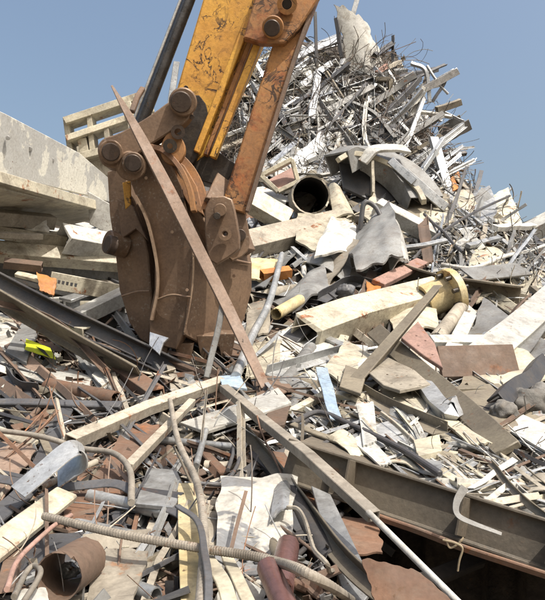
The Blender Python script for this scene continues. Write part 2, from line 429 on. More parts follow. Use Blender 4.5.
def lump(name, px, py, r, mat, label, cat, k=0.95, group=None, sq=(1, 0.8, 0.8)):
    c = pt((px, py), k); s = (c - EYE).dot(FWD) / F * r
    bm = bmesh.new(); bmesh.ops.create_icosphere(bm, subdivisions=4, radius=1)
    sd = Vector((random.uniform(0, 99), 3, 8)); V = []
    for v in bm.verts:
        d = 1 + 0.34 * noise.noise(v.co * 1.2 + sd) + 0.16 * noise.noise(v.co * 3 + sd) + 0.06 * noise.noise(v.co * 8 + sd)
        q = v.co * d; V.append(c + Vector((q.x * sq[0], q.y * sq[1], q.z * sq[2])) * s)
    Fc = [tuple(v.index for v in f.verts) for f in bm.faces]; bm.free()
    o = link(name, V, Fc, mat, angle=60); tag(o, label, cat, group); return o

#---- SECTIONS ----
# ================================================================== the setting
def grid_mesh(name, x0, x1, y0, y1, nx, ny, fz, mat):
    V = [Vector((x0 + (x1 - x0) * i / nx, y0 + (y1 - y0) * j / ny, 0)) for j in range(ny + 1) for i in range(nx + 1)]
    for v in V: v.z = fz(v.x, v.y)
    Fc = [(j * (nx + 1) + i, j * (nx + 1) + i + 1, (j + 1) * (nx + 1) + i + 1, (j + 1) * (nx + 1) + i) for j in range(ny) for i in range(nx)]
    return link(name, V, Fc, mat, angle=80)
g = link('ground', [(-900, -900, -0.01), (900, -900, -0.01), (900, 900, -0.01), (-900, 900, -0.01)], [(0, 1, 2, 3)], 'earth'); tag(g, kind='structure')
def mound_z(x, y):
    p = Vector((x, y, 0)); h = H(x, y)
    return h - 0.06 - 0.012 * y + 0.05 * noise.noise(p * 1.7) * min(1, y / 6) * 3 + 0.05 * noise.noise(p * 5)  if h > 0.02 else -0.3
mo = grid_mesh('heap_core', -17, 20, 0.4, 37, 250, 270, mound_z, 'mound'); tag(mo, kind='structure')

# ================================================================== the excavator arm
GD = 5.8
arm = empty('excavator_arm', P(200, 150, GD + 0.1))
tag(arm, 'scratched yellow excavator arm with rust orange strut reaching down over the heap', 'excavator arm')
LAND.append((235, 70, 'the yellow excavator arm'))
def apart(name, poly, t, mat, d, **kw):
    return plate(name, [(x, y, d) if len(a) == 2 else a for a in poly for x, y in [a[:2]]], t, mat, parent=kw.pop('parent', arm), **kw)
stick = apart('stick', [(248, -130), (318, -130), (274, 0), (208, 152), (186, 168), (162, 150), (172, 112), (205, 0)], 46, 'yellow', GD, bev=0.015)
# raised longitudinal rails along the right edge of the stick
for (a0, a1, wd, dd, m) in (((308, -130), (197, 153), 7, 0.10, 'yellow'), ((318, -130), (206, 156), 5, 0.04, 'orangepaint'), ((327, -130), (213, 158), 7, 0.12, 'yellow')):
    bar('stick_rail', 'flat', [(a0[0], a0[1], GD - dd), (a1[0], a1[1], GD - dd)], wd, 10, m, ref=-FWD, parent=arm, wob=0, n=4, bev=0.006)
apart('stick_nose', [(172, 108), (196, 92), (208, 108), (206, 140), (188, 170), (168, 158)], 30, 'grease', GD - 0.10, rnd=1)
apart('stick_nose_cheek', [(160, 148), (168, 132), (180, 135), (186, 150), (178, 165), (164, 162)], 8, 'grapplerim', GD - 0.36, rnd=2)
apart('stick_nose_cheek', [(200, 150), (215, 150), (236, 165), (224, 186), (200, 180), (186, 165)], 30, 'grease', GD + 0.0)
# top right bracket with its pins
br = apart('pivot_bracket', [(322, -60), (330, -20), (316, 0), (298, 28), (284, 42), (262, 42), (245, 37), (262, -20), (275, -60)], 9, 'orangepaint', GD - 0.26, bev=0.012)
disc('pivot_pin', 272, 28, GD - 0.34, 8, 9, 'pin', br); disc('pin_collar', 273, 27, GD - 0.315, 11, 4, 'orangepaint', br)
disc('pivot_ring', 287, 4, GD - 0.33, 10, 7, 'orangepaint', br, hole=0.55); disc('pivot_pin', 287, 4, GD - 0.31, 5, 5, 'grease', br)
# rust orange strut from the bracket down to the grapple
st = bar('strut', 'box', [(332, -70, GD - 0.05), (285, 52, GD - 0.08), (234, 212, GD - 0.12)], 25, 24, 'orangepaint', ref=-FWD, parent=arm, wob=0, smooth=False, bev=0.012, t=3, jag=0)
bar('strut_edge_plate', 'flat', [(343, -70, GD - 0.1), (297, 52, GD - 0.2), (247, 212, GD - 0.26)], 4, 10, 'brown', ref=-FWD, parent=arm, wob=0, bev=0.004)
# hydraulic rod on the left
rd = bar('hydraulic_rod', 'rod', [(238, -130, GD + 0.15), (134, 140, GD + 0.15)], 14, 14, 'rodsteel', ref=-FWD, parent=arm, wob=0, n=3)
bar('grease_line', 'rod', [(231, -130, GD + 0.02), (128, 134, GD + 0.02)], 3, 3, 'galv', ref=-FWD, parent=arm, wob=0, n=3)
# link between rod end and stick
lk = apart('rocker_link', [(98, 148), (104, 139), (118, 136), (150, 118), (176, 98), (190, 104), (190, 118), (172, 130), (140, 150), (126, 164), (112, 168), (102, 163)], 14, 'grapplebrown', GD - 0.36, rnd=2, bev=0.012)
disc('link_pin', 111, 152, GD - 0.42, 12, 11, 'grapplebrown', lk); disc('pin_cap', 111, 152, GD - 0.47, 9, 5, 'pin', lk)
disc('link_pin', 183, 102, GD - 0.42, 14, 12, 'grapplebrown', lk); disc('pin_cap', 181, 102, GD - 0.47, 10.5, 6, 'pin', lk)
disc('nose_bore', 170, 146, GD - 0.43, 7, 5, 'grease', arm, hole=0.4); disc('nose_bore', 178, 132, GD - 0.40, 7, 5, 'pin', arm, hole=0.5)
for a in ((186, 88), (192, 117), (176, 114)): disc('bolt', a[0], a[1], GD - 0.33, 2.4, 8, 'pin', arm)

# ================================================================== the grapple
gr = empty('scrap_grapple', P(185, 345, GD))
tag(gr, 'brown steel clamshell grapple with two closed jaws biting into the heap', 'grapple')
LAND.append((185, 260, 'the brown grapple'))
def gp(name, poly, t, mat='grapplebrown', parent=gr, **kw): return plate(name, poly, t, mat, parent=parent, **kw)
# right jaw: left panel and right panel meet on a ridge
jr = gp('jaw', [(126, 176, 5.62), (130, 152, 5.62), (150, 147, 5.6), (168, 160, 5.58), (181, 188, 5.56), (188, 225, 5.53), (193, 256, 5.5), (191, 296, 5.5), (184, 332, 5.54), (176, 348, 5.58), (152, 342, 5.66), (151, 318, 5.66), (158, 290, 5.66), (158, 262, 5.65), (150, 230, 5.64), (140, 205, 5.63)], 9, bev=0.01)
gp('jaw_side', [(193, 256, 5.5), (222, 257, 5.74), (250, 263, 6.0), (252, 290, 6.02), (244, 318, 6.0), (232, 342, 5.94), (206, 346, 5.74), (184, 334, 5.54), (191, 296, 5.5)], 9, bev=0.01)
gp('jaw_shoulder', [(180, 186, 5.57), (206, 204, 5.78), (240, 206, 6.02), (250, 263, 6.03), (222, 257, 5.78), (193, 256, 5.54), (188, 225, 5.56)], 9, bev=0.01)
gp('jaw_top', [(170, 162, 5.6), (196, 205, 5.6), (212, 202, 5.75), (248, 214, 5.95), (251, 252, 5.95), (224, 240, 5.55), (200, 216, 5.56)], 14)
gp('jaw_back', [(150, 165, 6.2), (200, 205, 6.2), (249, 235, 6.25), (250, 290, 6.25), (235, 335, 6.25), (165, 335, 6.25), (165, 290, 6.2), (165, 240, 6.2)], 16)
gp('jaw_web', [(160, 190, 5.9), (210, 220, 5.9), (240, 250, 5.95), (240, 300, 5.95), (215, 335, 5.9), (168, 330, 5.9), (166, 260, 5.9)], 40)
# left jaw
gp('jaw', [(106, 172, 5.9), (122, 168, 5.88), (130, 190, 5.86), (142, 222, 5.84), (149, 256, 5.82), (151, 300, 5.8), (148, 330, 5.8), (152, 345, 5.8), (140, 338, 5.84), (130, 322, 5.88), (121, 290, 5.92), (118, 250, 5.95), (112, 215, 5.95)], 10, bev=0.01)
gp('jaw_back', [(112, 180, 6.2), (150, 230, 6.2), (156, 300, 6.2), (150, 340, 6.2), (128, 300, 6.25), (120, 240, 6.25)], 14)
gp('jaw_rib', [(118, 200, 5.80), (132, 206, 5.78), (146, 238, 5.76), (136, 228, 5.77), (122, 238, 5.8)], 5)
gp('wear_patch', [(123, 183, 5.79), (130, 181, 5.79), (130, 205, 5.78), (126, 208, 5.78)], 3, 'yellow')
bar('inner_edge', 'flat', [(136, 196, 5.55), (148, 222, 5.56), (157, 262, 5.58), (158, 290, 5.58), (152, 320, 5.58)], 2.5, 9, 'weld', parent=gr, ref=-FWD, wob=0, bev=0)
# weld beads
for nm, pp in (('weld_seam', [(182, 190, 5.52), (188, 225, 5.48), (193, 256, 5.45), (191, 296, 5.45), (184, 332, 5.49)]), ('weld_seam', [(157, 300, 5.58), (172, 295, 5.52), (191, 297, 5.44)]),
               ('weld_seam', [(122, 296, 5.84), (136, 292, 5.80), (150, 291, 5.74)]), ('weld_seam', [(193, 256, 5.44), (222, 257, 5.68), (250, 263, 5.94)])):
    bar(nm, 'rod', pp, 2.2, 2.2, 'weld', parent=gr, wob=0.006, n=12, ref=-FWD)
# curved rims
bar('rim', 'flat', [(146, 147, 5.50), (164, 152, 5.48), (180, 168, 5.45), (190, 190, 5.43), (194, 212, 5.42)], 5, 16, 'grapplerim', parent=gr, ref=-FWD, wob=0, bev=0.004)
bar('rim', 'flat', [(158, 150, 5.72), (176, 156, 5.70), (192, 172, 5.67), (201, 192, 5.64), (204, 212, 5.62)], 9, 14, 'grapplerim', parent=gr, ref=-FWD, wob=0, bev=0.004)
gp('rim_web', [(150, 150, 5.62), (166, 153, 5.6), (184, 166, 5.58), (196, 186, 5.55), (203, 214, 5.54), (190, 206, 5.54), (176, 180, 5.56), (160, 162, 5.6)], 5, 'grapplerim')
# lugs on the right with pins
lg = gp('lug', [(206, 198, 5.36), (230, 197, 5.36), (234, 210, 5.36), (240, 246, 5.36), (232, 254, 5.36), (212, 266, 5.38), (206, 240, 5.38)], 8, rnd=1, holes=[(225, 234, 3.2)], bev=0.01)
disc('lug_pin', 220, 210, 5.30, 6.5, 10, 'grapplebrown', lg); disc('lug_bolt', 217, 216, 5.27, 3.5, 7, 'grease', lg)
disc('lug_ring', 225, 234, 5.30, 6.5, 5, 'grapplebrown', lg, hole=0.5)
lg2 = gp('lug', [(234, 200, 5.62), (243, 205, 5.62), (250, 240, 5.62), (246, 254, 5.62), (228, 262, 5.6), (226, 235, 5.6)], 8, rnd=1, bev=0.008)
disc('lug_pin', 240, 235, 5.57, 6, 6, 'pin', lg2)
gp('lug_gusset', [(205, 200, 5.52), (222, 165, 5.85), (246, 190, 5.9), (236, 202, 5.6)], 5)
# hinge pins
disc('hinge_pin', 131, 166, 5.5, 15, 14, 'grapplebrown', gr); hb = disc('hinge_cap', 133, 163, 5.42, 11, 12, 'grapplebrown', gr); disc('pin_cap', 133, 163, 5.34, 8.5, 6, 'pin', hb)
disc('side_pin', 116, 244, 5.84, 12, 20, 'grapplebrown', gr, axis=Vector((-0.75, -0.62, 0.1))); disc('side_pin_cap', 110.5, 245, 5.68, 9.5, 8, 'pin', gr, axis=Vector((-0.75, -0.62, 0.1)))
for a in ((172, 232, 5.5), (146, 178, 5.54), (187, 290, 5.44), (234, 276, 5.8)): disc('bolt', a[0], a[1], a[2], 1.6, 4, 'weld', gr)
for a in ((182, 200, 5.48), (194, 203, 5.48)): disc('bolt_hole_plug', a[0], a[1], a[2], 2.6, 4, 'grease', gr)
# teeth at the tip
for (x, y) in ((160, 344), (184, 350), (206, 342), (226, 340)):
    gp('tooth', [(x - 9, y - 6, 5.62), (x + 9, y - 6, 5.62), (x + 5, y + 16, 5.66), (x - 4, y + 17, 5.66)], 14)
# ================================================================== single scrap pieces, left: stacked beams
gl = empty('steel_girder', P(40, 200, 7.6)); tag(gl, 'large white girder with flaking paint lying topmost on the left stack', 'girder'); LAND.append((35, 160, 'the flaking white girder'))
plate('web', [(-60, 84, 5.4), (0, 114, 6.4), (74, 153, 8.0), (122, 186, 9.2), (122, 204, 9.2), (88, 196, 8.5), (0, 174, 6.5), (-60, 158, 5.5)], 5, 'flaked', parent=gl)
plate('lower_flange', [(-60, 168, 5.2), (0, 186, 6.1), (88, 210, 8.0), (120, 219, 8.8), (60, 222, 9.0), (0, 214, 7.3), (-60, 205, 6.2)], 6, 'cream', parent=gl)
bar('flange_edge', 'flat', [(-60, 162, 5.17), (0, 179, 6.07), (120, 213, 8.7)], 11, 10, 'cream', parent=gl, ref=-FWD, wob=0)
for x, y, d in ((8, 138, 6.5), (30, 149, 7.0), (52, 160, 7.5)): disc('bolt_stub', x, y, d - .1, 2.2, 6, 'galv', gl)
sheet('steel_plate', [(122, 150, 9.8), (168, 126, 10.2), (172, 170, 10), (124, 180, 9.7)], 'white', 'pale dented plate seen through the gap under the rocker link', 'plate', amp=4)
bar('metal_strip', 'flat', [(168, 124, 10.2), (177, 62, 10.4)], 6, 3, 'galv', 'grey strip standing up between hydraulic rod and yellow stick', 'strip', ref=-FWD)
bar('steel_channel', 'C', [(-40, 248, 6.9), (118, 262, 7.9)], 18, 14, 'cream', 'long cream channel below the short white channel', 'channel', t=2, wob=0, roll=190, ref=Vector((0, -.95, .3)))
bar('box_section', 'box', [(-40, 214, 6.6), (52, 222, 7.5)], 14, 14, 'beige', 'shaded beige box section under the flaking white girder', 'beam', t=2, wob=0)
plate('end_plate', [(88, 192, 7.9), (116, 208, 7.9), (118, 238, 7.9), (90, 224, 7.9)], 3, 'white', 'pale square end plate on the left stack left of the grapple', 'plate')
fr = empty('bracket_frame', P(92, 165, 9.0)); tag(fr, 'cream welded bracket frame standing on the left stack against the sky', 'frame'); LAND.append((92, 135, 'the cream bracket frame'))
for a, b, w_, h_ in (((66, 124), (150, 96), 7, 22), ((68, 142), (154, 113), 6, 26), ((72, 162), (156, 140), 7, 26)):
    bar('rail', 'flat', [(a[0], a[1], 8.9), (b[0], b[1], 9.1)], w_, h_, 'cream', ref=-FWD, parent=fr, wob=0)
for a, b in (((68, 120), (74, 164)), ((91, 114), (95, 158)), ((84, 140), (88, 160)), ((108, 128), (110, 152)), ((130, 104), (134, 146)), ((148, 98), (154, 142))):
    bar('upright', 'flat', [(a[0], a[1], 8.95), (b[0], b[1], 8.95)], 5 if a[0] != 84 else 9, 18, 'cream', ref=-FWD, parent=fr, wob=0)
plate('base_box', [(72, 162, 8.9), (118, 150, 9.1), (124, 172, 9.1), (84, 178, 8.9)], 40, 'beige', parent=fr)
plate('back_panel', [(68, 142, 9.35), (88, 136, 9.35), (92, 160, 9.35), (72, 164, 9.35)], 3, 'cream', parent=fr)
bar('steel_channel', 'C', [(62, 238, 7.4), (112, 247, 7.9)], 24, 20, 'white', 'short white channel with its bright web facing out beside the side pin', 'channel', ref=Vector((0.2, 0.8, -0.3)), t=2.5, wob=0, land='the short white channel')
bar('square_tube', 'box', [(-30, 226, 6.9), (64, 241, 7.6)], 12, 14, 'cream', 'long cream square tube running off the left edge', 'tube', t=2, wob=0)
bar('flat_bar', 'flat', [(-30, 234, 6.6), (42, 236, 7.2)], 5, 6, 'beige', 'thin beige flat bar on the cream square tube at the left edge', 'bar')
sheet('torn_sheet', [(-6, 204, 7.2), (44, 214, 7.4), (50, 234, 7.3), (24, 228, 7.2)], 'white', 'torn white sheet with small holes on the left stack', 'sheet', amp=6, f=2.2, land='the torn white sheet')
sheet('dark_sheet', [(-20, 205, 7.6), (14, 204, 7.6), (22, 232, 7.5), (-20, 235, 7.5)], 'slate', 'dark slate sheet behind the torn white sheet', 'sheet', amp=5)
bar('steel_girder', 'I', [(4, 252, 7.4), (150, 296, 8.6)], 34, 50, 'grey', 'tapered grey girder with bright cream lower flange left of the grapple', 'girder', ref=Vector((0.1, -0.35, 1)), t=3.5, roll=6, wob=0, land='the tapered grey girder')
bar('flange_strip', 'flat', [(50, 280, 6.9), (126, 294, 7.3)], 17, 3, 'cream', 'pale cream flange strip with worn black stencil marks', 'strip', ref=-FWD, wob=0.0)
for i in range(5):                                   # the worn stencil marks
    x = 58 + i * 4.2; plate('stencil_mark', [(x, 280.0 + .8 * i, 6.72), (x + 2.6, 280.4 + .8 * i, 6.72), (x + 1.6, 284 + .8 * i, 6.72), (x - .6, 283.4 + .8 * i, 6.72)], 0.3, 'slate', parent=bpy.data.objects['flange_strip'], bev=0)
bar('steel_channel', 'C', [(44, 334, 6.4), (132, 292, 6.9)], 22, 14, 'white', 'light grey channel sloping up to the grapple from the yellow black tape', 'channel', ref=Vector((-0.3, -0.55, 0.75)), roll=180, t=2.5, wob=0.0, land='the light grey sloping channel')
bar('square_tube', 'box', [(4, 263, 6.7), (42, 267, 6.8)], 10, 8, 'brown', 'short dull brown square tube at the left edge', 'tube', wob=0)
sheet('rusty_bracket', [(36, 270, 6.6), (56, 274, 6.6), (52, 292, 6.5), (40, 290, 6.5)], 'orangepart', 'small orange rusted bracket at the tail of the cream flange strip', 'bracket', amp=6)
bar('flat_bar', 'flat', [(16, 274, 6.7), (42, 280, 6.7)], 8, 4, 'cream', 'short cream flat bar touching the orange bracket', 'bar')
bar('steel_channel', 'C', [(46, 322, 5.9), (94, 332, 5.5)], 26, 12, 'cream', 'short cream channel with open end above the yellow black tape', 'channel', roll=190, t=2, wob=0)
# dark rails
bar('steel_angle', 'L', [(-30, 266, 5.7), (60, 312, 5.5), (206, 382, 5.2)], 15, 12, 'dark', 'long black steel angle running from left edge to below the grapple', 'angle', roll=-35, t=2.5, wob=0.01, land='the long black angle')
bar('steel_angle', 'L', [(82, 342, 5.15), (186, 392, 4.9)], 12, 9, 'dark', 'shorter black angle parallel below the long black angle', 'angle', roll=-35, t=2, wob=0.01, land='the shorter black angle')
bar('steel_angle', 'L', [(-20, 288, 5.5), (60, 335, 5.2), (140, 380, 4.8)], 9, 34, 'olive', 'long rust edged angle with wide dusty web right of the tape', 'angle', roll=8, t=2.5, wob=0.01, ref=Vector((-.35, -.85, .45)), land='the rust edged angle')
bar('steel_angle', 'L', [(-20, 298, 5.3), (50, 318, 5.35), (108, 372, 4.8)], 5, 6, 'brown', 'thin brown angle lying along the rust edged angle', 'angle', roll=20, t=1.2)
plate('connection_plate', [(24, 320), (40, 325), (26, 362), (6, 352)], 3, 'grey', 'grey connection plate with one bolt hole at the left edge', 'plate', k=.93, holes=[(21, 341, 3.2)], land='the grey connection plate')
tp_ = sheet('tape_strip', [(26, 338), (50, 347), (56, 360), (25, 350)], 'lime', 'fluorescent yellow tape strip with black mark on the dusty web', 'tape', amp=1.2, k=.905, t=.6)
plate('tape_mark', [(36, 346), (44, 350), (50, 357), (42, 352)], .5, 'blacktape', k=.896, bev=0, parent=tp_)
sheet('steel_plate', [(-8, 310), (30, 328), (18, 366), (-10, 368)], 'white', 'dented white plate at left edge under the connection plate', 'plate', amp=4, k=.96)
sheet('steel_plate', [(24, 352), (92, 378), (88, 402), (14, 372)], 'white', 'long white plate lying under the yellow black tape', 'plate', amp=4, k=.96)
sheet('steel_plate', [(104, 364), (116, 374), (104, 386), (92, 374)], 'white', 'small pale square plate at the end of rust edged angle', 'plate', amp=1.5, k=.93, t=2)
bar('square_tube', 'box', [(112, 366), (156, 396)], 18, 14, 'rust', 'stub of rusty square tube under the shorter black angle', 'tube', k=.95, t=2, wob=0)
bar('steel_pipe', 'pipe', [(48, 386), (116, 400)], 17, 17, 'rust', 'rusty red pipe lying left of the pale weathered beam', 'pipe', k=.95, wob=0, land='the rusty red pipe')
bar('flat_bar', 'flat', [(-10, 402), (60, 404), (122, 406)], 10, 5, 'slate', 'dark slate flat bar crossing above the curled grey strip', 'bar', k=.93, land='the dark slate flat bar')
bar('square_tube', 'box', [(70, 442), (148, 408), (222, 382)], 12, 11, 'beige', 'pale weathered square tube propped below the grapple', 'tube', k=.90, t=1.6, smooth=False, wob=0.0, land='the pale weathered tube')
bar('square_tube', 'box', [(128, 468), (192, 402)], 8, 8, 'beige', 'thin weathered square tube crossing under the pale tube', 'tube', k=.88, wob=0, t=1.2)
bar('steel_angle', 'L', [(0, 372), (14, 388), (36, 392)], 14, 12, 'slate', 'short dark slate angle at the left edge', 'angle', k=.95)
sheet('rusty_plate', [(128, 424), (162, 428), (120, 498), (78, 500)], 'rust', 'rusty red plate under the thin weathered tube', 'plate', amp=3, k=.96, land='the rusty red plate')
sheet('rusty_plate', [(84, 444), (128, 440), (100, 520), (48, 530)], 'rust', 'large rust brown plate behind the wooden coloured board', 'plate', amp=5, k=.985)
# lower left
bar('curled_strip', 'flat', [(18, 492, 2.42), (42, 472, 2.48), (66, 452, 2.56), (79, 448, 2.6), (84, 457, 2.6), (76, 466, 2.62), (58, 478, 2.62)], 1.4, 30, 'galv', 'wide grey steel strip curled back under itself', 'strip', ref=Vector((0.45, -0.72, -0.42)).normalized(), wob=0, land='the curled grey strip', n=8)
bar('flat_bar', 'flat', [(-15, 556), (66, 494)], 27, 9, 'cream', 'thick cream board like bar running off the lower left edge', 'bar', k=.88, wob=0, roll=-10, land='the cream board')
bar('flat_bar', 'flat', [(-12, 428), (34, 444)], 12, 5, 'cream', 'cream flat bar at left edge above the curled grey strip', 'bar', k=.93)
bar('flat_bar', 'flat', [(-10, 478), (60, 486), (112, 484), (140, 496), (190, 518), (200, 530)], 12, 2, 'slate', 'dark bent flat strip crossing behind the cream board', 'strip', k=.905, wob=.01, land='the dark bent strip')
bar('flat_bar', 'flat', [(-12, 524), (30, 486), (56, 430), (72, 400)], 18, 3, 'slate', 'dark slate strip leaning up behind the curled grey strip', 'strip', k=.95, wob=.01)
bar('steel_pipe', 'pipe', [(40, 488), (96, 462)], 7, 7, 'beige', 'pale thin pipe beside the curled grey strip', 'pipe', k=.9, wob=0)
bar('steel_pipe', 'pipe', [(90, 496), (164, 512)], 14, 14, 'galv', 'grey galvanised pipe under the dark bent strip', 'pipe', k=.935, wob=0)
bar('bent_rod', 'rod', [(-10, 430), (40, 436), (80, 446), (112, 452), (128, 470), (132, 500)], 6, 6, 'greybeige', 'long bent grey beige rod arching over the rusty plates', 'rod', k=.86)
bar('bent_rod', 'rod', [(6, 590), (22, 556), (50, 530), (72, 516)], 5, 5, 'pinkish', 'brown bent rod rising beside the steel drum', 'rod', k=.84)
bar('bent_rod', 'rod', [(14, 596), (24, 576), (34, 566), (40, 572), (34, 586), (18, 610)], 6, 6, 'greybeige', 'looped beige rod in the lower left corner', 'rod', k=.84, n=10)
bar('reinforcing_bar', 'rod', [(44, 516), (120, 534), (200, 548), (270, 560), (330, 586), (380, 622)], 8, 8, 'greybeige', 'thick ribbed reinforcing bar sweeping across the bottom', 'reinforcing bar', k=.83, rib=True, wob=0, land='the thick ribbed bar')
bar('reinforcing_bar', 'rod', [(170, 400), (178, 440), (196, 480), (204, 530), (200, 620)], 7, 7, 'greybeige', 'upright ribbed reinforcing bar crossing the thick one', 'reinforcing bar', k=.82, rib=True, wob=0, land='the upright ribbed bar')
bar('flat_bar', 'flat', [(176, 504), (196, 520), (206, 560), (208, 610)], 7, 3, 'slate', 'narrow dark strip bending down along the upright ribbed bar', 'strip', k=.80)
# open drum at the lower left
dr = bar('steel_drum', 'pipe', [(58, 577, 1.66), (84, 560, 1.86)], 46, 46, 'brown', 'short open steel drum lying on its side in the lower left', 'drum', t=1.6, ref=Vector((0, 0, 1)), wob=0, land='the open steel drum')
lump('scrap_knot', 70, 570, 9, 'galv', 'grey crushed knot of metal inside the open steel drum', 'scrap', k=.90)
sheet('steel_plate', [(96, 548), (150, 552), (132, 606), (86, 612)], 'beige', 'flat tan plate right of the open steel drum', 'plate', amp=2, k=.93, t=3, land='the tan plate')
bar('steel_channel', 'C', [(82, 546), (150, 540)], 18, 14, 'beige', 'tan channel lying just above the tan plate', 'channel', k=.94, roll=160, wob=0)
sheet('steel_plate', [(82, 526), (130, 530), (128, 548), (90, 550)], 'cream', 'cream plate strip between drum and thick ribbed bar', 'plate', amp=2, k=.94)
sheet('rusty_plate', [(0, 540), (70, 520), (80, 550), (10, 600)], 'rust', 'orange rusted curved plate behind the steel drum', 'plate', amp=5, k=.98)
sheet('rusty_plate', [(60, 494), (96, 484), (104, 520), (66, 532)], 'rust', 'orange rust plate above the steel drum', 'plate', amp=3, k=.95)
bar('square_tube', 'box', [(4, 600), (16, 548)], 16, 14, 'brown', 'stub of brown square tube in the lower left corner', 'tube', k=.95, wob=0, t=1.4)
sheet('white_sheet', [(16, 590), (46, 582), (56, 612), (10, 620)], 'white', 'crushed white sheet in the lower left corner', 'sheet', amp=5, k=.88)
bar('square_tube', 'box', [(134, 500), (176, 506)], 30, 10, 'slate', 'flat dark grey box with rim below the thin weathered tube', 'box', k=.93, wob=0)
plate('steel_plate', [(148, 468), (176, 470), (186, 494), (172, 506), (136, 504)], 3, 'galv', 'small grey plate with clipped corner left of the crumpled sheet', 'plate', k=.90, land='the clipped grey plate')
# centre bottom
sheet('crumpled_sheet', [(176, 484), (232, 474), (222, 560), (188, 570)], 'beige', 'crumpled beige sheet behind the upright ribbed bar', 'sheet', amp=14, f=3, k=.925, n=40, land='the crumpled beige sheet')
cs = sheet('crumpled_sheet', [(222, 482), (290, 476), (276, 560), (208, 552)], 'zinc', 'crumpled white sheet with torn hole at bottom centre', 'sheet', amp=22, f=5, k=.89, n=48, land='the crumpled white sheet')
sheet('hole_shade_patch', [(226, 488), (246, 486), (244, 502), (228, 504)], 'dark', amp=3, k=.888, n=10, parent=cs)  # dark patch on the sheet stands in for the shade of a torn hole
sheet('bright_flap', [(276, 476), (290, 474), (286, 512), (270, 520)], 'silver', 'bright folded flap on the right rim of the crumpled sheet', 'sheet', amp=3, k=.885, curl=4)
bar('flat_bar', 'flat', [(204, 552), (222, 580), (232, 612)], 15, 3, 'cream', 'cream strip pointing down under the thick ribbed bar', 'strip', k=.87, wob=.004)
bar('flat_bar', 'flat', [(226, 554), (240, 584), (256, 620)], 13, 3, 'cream', 'second cream strip below the thick ribbed bar, right one', 'strip', k=.88, wob=.004)
bar('flat_bar', 'flat', [(186, 484), (190, 540), (196, 620)], 22, 2, 'ochre', 'ochre stained strip standing left of the upright ribbed bar', 'strip', k=.90, wob=.004)
bar('steel_pipe', 'pipe', [(288, 546), (280, 590)], 25, 25, 'copper', 'copper brown pipe stub above the thick ribbed bar', 'pipe', k=.90, wob=0, land='the copper pipe stub')
bar('steel_pipe', 'rod', [(268, 568), (292, 622)], 25, 25, 'copper', 'shiny pink copper cylinder at the bottom edge', 'cylinder', k=.84, wob=0)
bar('steel_pipe', 'pipe', [(290, 494, 2.6), (330, 562, 2.1)], 22, 22, 'dark', 'black pipe right of the crumpled white sheet', 'pipe', k=.95, wob=0, land='the black pipe')
bar('flat_bar', 'flat', [(296, 582), (380, 620)], 10, 6, 'rust', 'red rusty bar beneath the thick ribbed bar', 'bar', k=.9)
bar('bent_rod', 'wire', [(288, 508), (300, 512), (316, 540), (334, 566), (342, 586)], 4, 4, 'beige', 'thin pale wire arching over the black pipe', 'wire', k=.86)
bar('steel_angle', 'L', [(240, 424, 3.7), (300, 500, 2.5), (346, 560, 2.0), (420, 622, 1.66)], 14, 12, 'olive', 'long dark angle slanting down under the weathered pole', 'angle', k=.90, roll=-20, t=2, wob=.008, land='the long dark slanting angle')
plate('steel_plate', [(312, 486, 2.62), (330, 494, 2.55), (374, 590, 1.98), (352, 612, 1.86), (332, 560, 2.14)], 3, 'galv', 'grey plate with rusty edge below the weathered pole', 'plate', k=.93, land='the rusty edged grey plate')
bar('square_tube', 'box', [(224, 388, 4.05), (262, 420, 3.3), (310, 458, 2.5), (374, 517, 2.1)], 12, 10, 'greybeige', 'long weathered pole slanting down right across the foreground', 'pole', k=.865, t=2, taper=.8, smooth=False, wob=.004, land='the weathered pole')
bar('steel_pipe', 'pipe', [(368, 512, 2.1), (474, 618, 1.74)], 7, 7, 'white', 'thin white pipe running on from the weathered pole end', 'pipe', k=.865, wob=0, t=1, land='the thin white pipe')
bar('steel_pipe', 'pipe', [(296, 462, 2.95), (344, 492, 2.5)], 6, 6, 'white', 'short white pipe under the weathered pole', 'pipe', k=.9, wob=0)
plate('white_sheet', [(181, 422), (235, 406), (278, 387), (291, 403), (250, 418), (206, 431)], 2.5, 'white', 'white sheared panel lying across under the weathered pole', 'panel', k=.90, land='the white sheared panel')
plate('steel_plate', [(268, 412), (290, 404), (284, 424), (262, 430)], 3, 'brown', 'dark brown folded plate under the end of white panel', 'plate', k=.91)
bar('steel_pipe', 'pipe', [(160, 440), (244, 448)], 8, 8, 'galv', 'grey pipe lying level below the white sheared panel', 'pipe', k=.93, wob=0)
bar('reinforcing_bar', 'rod', [(206, 430), (196, 466)], 6, 6, 'galv', 'short ribbed bar hanging below the white sheared panel', 'reinforcing bar', k=.9, rib=True, wob=0)
bar('flat_bar', 'flat', [(196, 444), (224, 474)], 10, 4, 'rust', 'short rusty bar in the dark gap below the white panel', 'bar', k=.96)
bar('cable_loop', 'rod', [(196, 484), (222, 484), (236, 468), (240, 450), (234, 448), (228, 470)], 4, 4, 'slate', 'dark cable loop above the crumpled white sheet', 'cable', k=.92, n=8)
